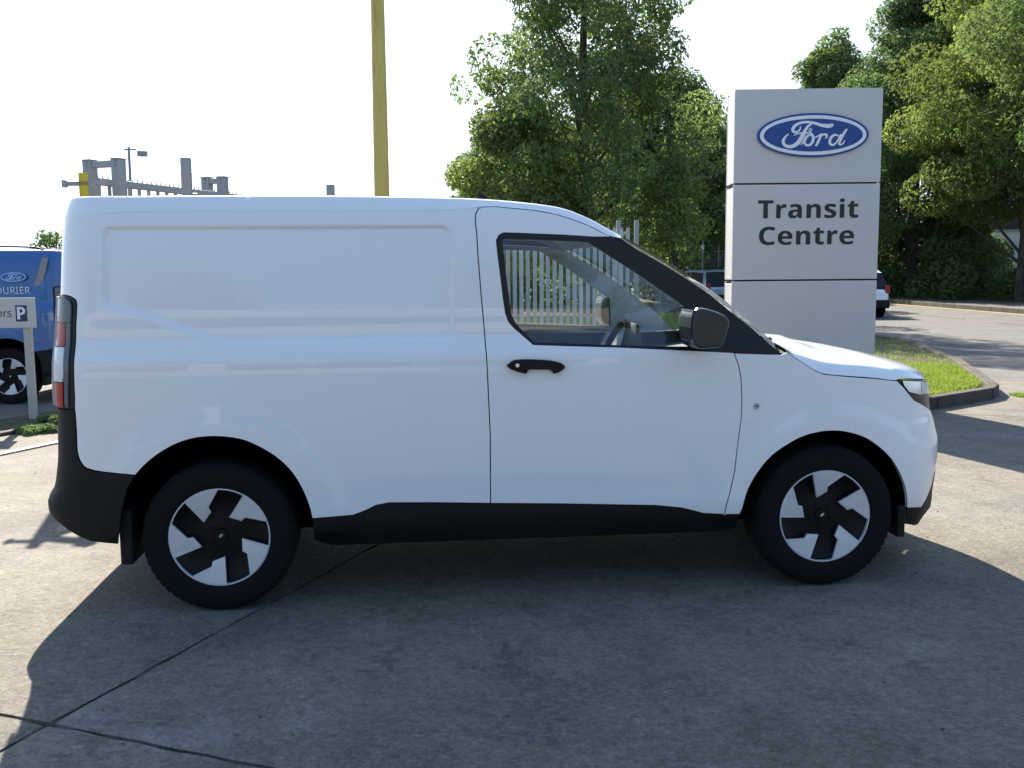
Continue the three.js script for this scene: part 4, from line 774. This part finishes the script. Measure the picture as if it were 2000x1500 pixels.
// dark undergrowth behind the far pavement
const bushSpots = [[19.9, -49, 3.6, 2.2, 'tall dark bush behind the pavement beside the white car'], [20.4, -45.5, 4.6, 2.3, 'tallest dark bush under the roadside trees'], [19.9, -43.2, 3.4, 1.4, 'dark rounded bush between two roadside trunks'], [21.4, -40.6, 1.0, .9, 'low dark bush at the foot of the leaning trunk'], [19.0, -54, 4.6, 2.6, 'dark bush furthest along the road'], [22.6, -37.5, 1.0, .8, 'lowest dark bush near the pale building'], [22.0, -48, 3.2, 2.2, 'dense bush set back behind the other roadside bushes'], [23.2, -51, 3.4, 2.6, 'dense bush set back behind the white car']];
for (const [x, z, H, R, lb] of bushSpots) tree('bush', lb, 'bush', x, z, { H, y0: .05, env: ramp([[0, R], [.4, R * 1.05], [.8, R * .7], [1, R * .3]]), trunk: .08, clumps: Math.round(32 * R), cr: .75, leaf: .12, dens: 36, mat: 3, grp: 'bushes behind the far pavement' });
tree('bush', 'pale distant bush above the blue van roof', 'bush', -24.0, -52, { H: 3.9, y0: .6, env: ramp([[0, 1.2], [.4, 1.5], [1, .5]]), trunk: .08, clumps: 30, cr: .6, leaf: .12, dens: 26, mat: 4 });
for (const [x, z, H, R, lb] of [[-17, 30, 9.5, 4.2, 'broad tree across the yard opposite the rear of the van'], [-6, 34, 8, 3.6, 'rounded tree across the yard opposite the load bay'], [9, 33, 10.5, 4.6, 'tall tree across the yard opposite the cab'], [20, 28, 9, 4.2, 'spreading tree across the yard beside the road']]) tree('yard_tree', lb, 'tree', x, z, { H, y0: 1.2, env: ramp([[0, R * .7], [.4, R], [.8, R * .6], [1, R * .25]]), trunk: .2, clumps: 60, cr: 1.3, leaf: .26, dens: 9, mat: 1, grp: 'trees across the yard' });
// buildings
{ // showroom across the yard, facing the sun: it stands behind the photographer and is mirrored in the van's side
  const g = group('showroom', 'pale single-storey showroom with tall glazing across the yard', 'building', [-4, 0, 23], Math.PI - .05), clad = std(lin(.29, .285, .275), .6), fr = std(lin(.20, .21, .22), .5, .3), gl = std(lin(.03, .035, .04), .05);
  part('wall', box(26, 4.4, .3, 0, 2.2, -.6), std(lin(.16, .16, .16), .9), g); part('fascia', rbox(26.4, .9, .5, .03, 0, 4.05, -.15), clad, g, 'pale cladding fascia'); part('plinth', box(26, .35, .5, 0, .175, -.2), clad, g);
  for (let i = 0; i <= 8; i++) part('column', box(i % 4 ? .14 : 1.1, 3.1, .34, -13 + i * 3.25, 1.9, -.15), i % 4 ? fr : clad, g);
  for (let i = 0; i < 8; i++) part('window', box(3.0, 2.95, .05, -11.375 + i * 3.25, 1.85, -.3), gl, g);
}
{
  const g = group('building', 'pale rendered building glimpsed behind the roadside trees', 'building', [34.6, 0, -62], -.25), wall = std(lin(.52, .50, .45), .9), trim = std(lin(.25, .26, .27), .6);
  part('wall', box(18, 6.5, 10, 4, 3.25, -5), wall, g); part('roof', box(18.6, .3, 10.6, 4, 6.65, -5), trim, g);
  for (let i = 0; i < 4; i++) { const wn = part('window', box(1.8, 1.4, .08, -3 + i * 4, 4.6, .05), M.blackGloss, g); part('frame', box(1.95, .08, .12, -3 + i * 4, 3.88, .06), trim, wn); }
  part('shutter_door', box(3.2, 3.2, .1, -2.6, 1.6, .06), std(lin(.40, .42, .43), .5, .2), g, 'grey shutter door');
  const g2 = group('building', 'flat grey building end far beyond the blue van', 'building', [-27.4, 0, -62]); part('wall', box(4.6, 3.5, 6, 3, 1.75, 0), std(lin(.34, .34, .37), .9), g2); part('roof', box(4.8, .15, 6.2, 3, 3.57, 0), trim, g2);
  const w = group('boundary_wall', 'low dark wall under the leaning roadside trunk', 'wall', [23.5, 0.12, -39], Math.PI / 2 - .12); part('brickwork', box(14, 1.0, .22, 0, .5, 0), std(lin(.10, .085, .07), .95, 0, { map: concreteTone }), w); part('coping', box(14, .07, .3, 0, 1.035, 0), std(lin(.3, .3, .28), .9), w);
}
// grass
function blades(name, label, spots, hgt, mats) {
  const sh = new THREE.BufferGeometry(); sh.setAttribute('position', new THREE.Float32BufferAttribute([-.5, 0, 0, .5, 0, 0, .32, .55, .1, -.5, 0, 0, .32, .55, .1, -.32, .55, .1, -.32, .55, .1, .32, .55, .1, 0, 1, .34], 3)); sh.computeVertexNormals();
  const m = new THREE.InstancedMesh(sh, mats, spots.length), o = new THREE.Object3D(), c = new THREE.Color();
  spots.forEach(([x, y, z, k], i) => { const h = hgt * rr(.5, 1.3) * k; o.position.set(x, y, z); o.rotation.set(rr(-.5, .5), rr(0, 6.28), rr(-.5, .5)); o.scale.set(rr(.006, .012), h, h * .8); o.updateMatrix(); m.setMatrixAt(i, o.matrix); const t = rr(.65, 1.3), dry = rnd() < .14 ? 1.5 : 1; m.setColorAt(i, c.setRGB(t * dry, t, t * .9)); });
  m.name = uname(name); m.userData = { label, category: 'grass', kind: 'stuff' }; m.castShadow = m.receiveShadow = true; scene.add(m);
}
const grassMat = new THREE.MeshPhysicalMaterial({ color: lin(.24, .34, .045), roughness: 1, transmission: .4, thickness: 0, side: THREE.DoubleSide });
{
  const inside = (x, z) => { const P = [[3.6, -9.6], ...ISL.slice(1, 8).map(([a, b]) => [a - .1, b - .08]), [5.2, -17], [3.9, -13]]; let c = false; for (let i = 0, j = P.length - 1; i < P.length; j = i++) if ((P[i][1] > z) !== (P[j][1] > z) && x < (P[j][0] - P[i][0]) * (z - P[i][1]) / (P[j][1] - P[i][1]) + P[i][0]) c = !c; return c; };
  const S = []; while (S.length < 30000) { const x = rr(2.5, 7.4), z = rr(-18.5, -9.5); if (!inside(x, z)) continue; const patch = nz[2](x / 6 + .3, -z / 6), edge = sstep(-14.2, -12.4, z); if (rnd() > .025 + edge * (.35 + .9 * patch)) continue; S.push([x, .10, z, .6 + .8 * patch]); }
  blades('grass', 'bright green grass on the kerbed island beside the pylon', S, .06, grassMat);
  const S2 = []; for (let i = 0; i < 3500; i++) { const t = rnd(), d = rr(0, .5); S2.push([6.0 + rr(-.3, .6), -.02, -10.95 + rr(-.12, .10), .8]); }
  blades('grass', 'tufts of grass along the kerb joint by the road', S2, .07, grassMat);
  const S3 = []; for (let i = 0; i < 16000; i++) S3.push([rr(-1, 6.6), .03, rr(-31, -23.2), 1.6]);
  blades('grass', 'strip of rough grass beneath the trees behind the palisade fence', S3, .12, grassMat);
}
function weed(label, x, z, R, h, n) {
  const g = group('weed', label, 'weed', [x, 0, z], rr(0, 6), 'weeds along the kerb by the parking sign'), C = []; for (let i = 0; i < n; i++) C.push({ p: V(rr(-R, R), rr(.02, h), rr(-R, R)), r: .05, k: 3.2 });
  part('foliage', leaves(C, .022, 900), leafMats[1], g); part('stem', Array.from({ length: 6 }, () => { const a = V(rr(-R, R) * .5, 0, rr(-R, R) * .5); return bar(a, a.clone().add(V(rr(-.04, .04), h, rr(-.04, .04))), .003, 5, .002); }), std(lin(.10, .14, .04), .9), g);
}
weed('low clump of weeds growing on the kerb edge', -4.41, -8.95, .13, .03, 18);
weed('straggling weed clump close behind the rear bumper', -4.50, -9.55, .17, .06, 24);
weed('taller bright weeds behind the tail light', -4.50, -10.0, .10, .13, 18);
shade(scene);
renderer.render(scene, camera);
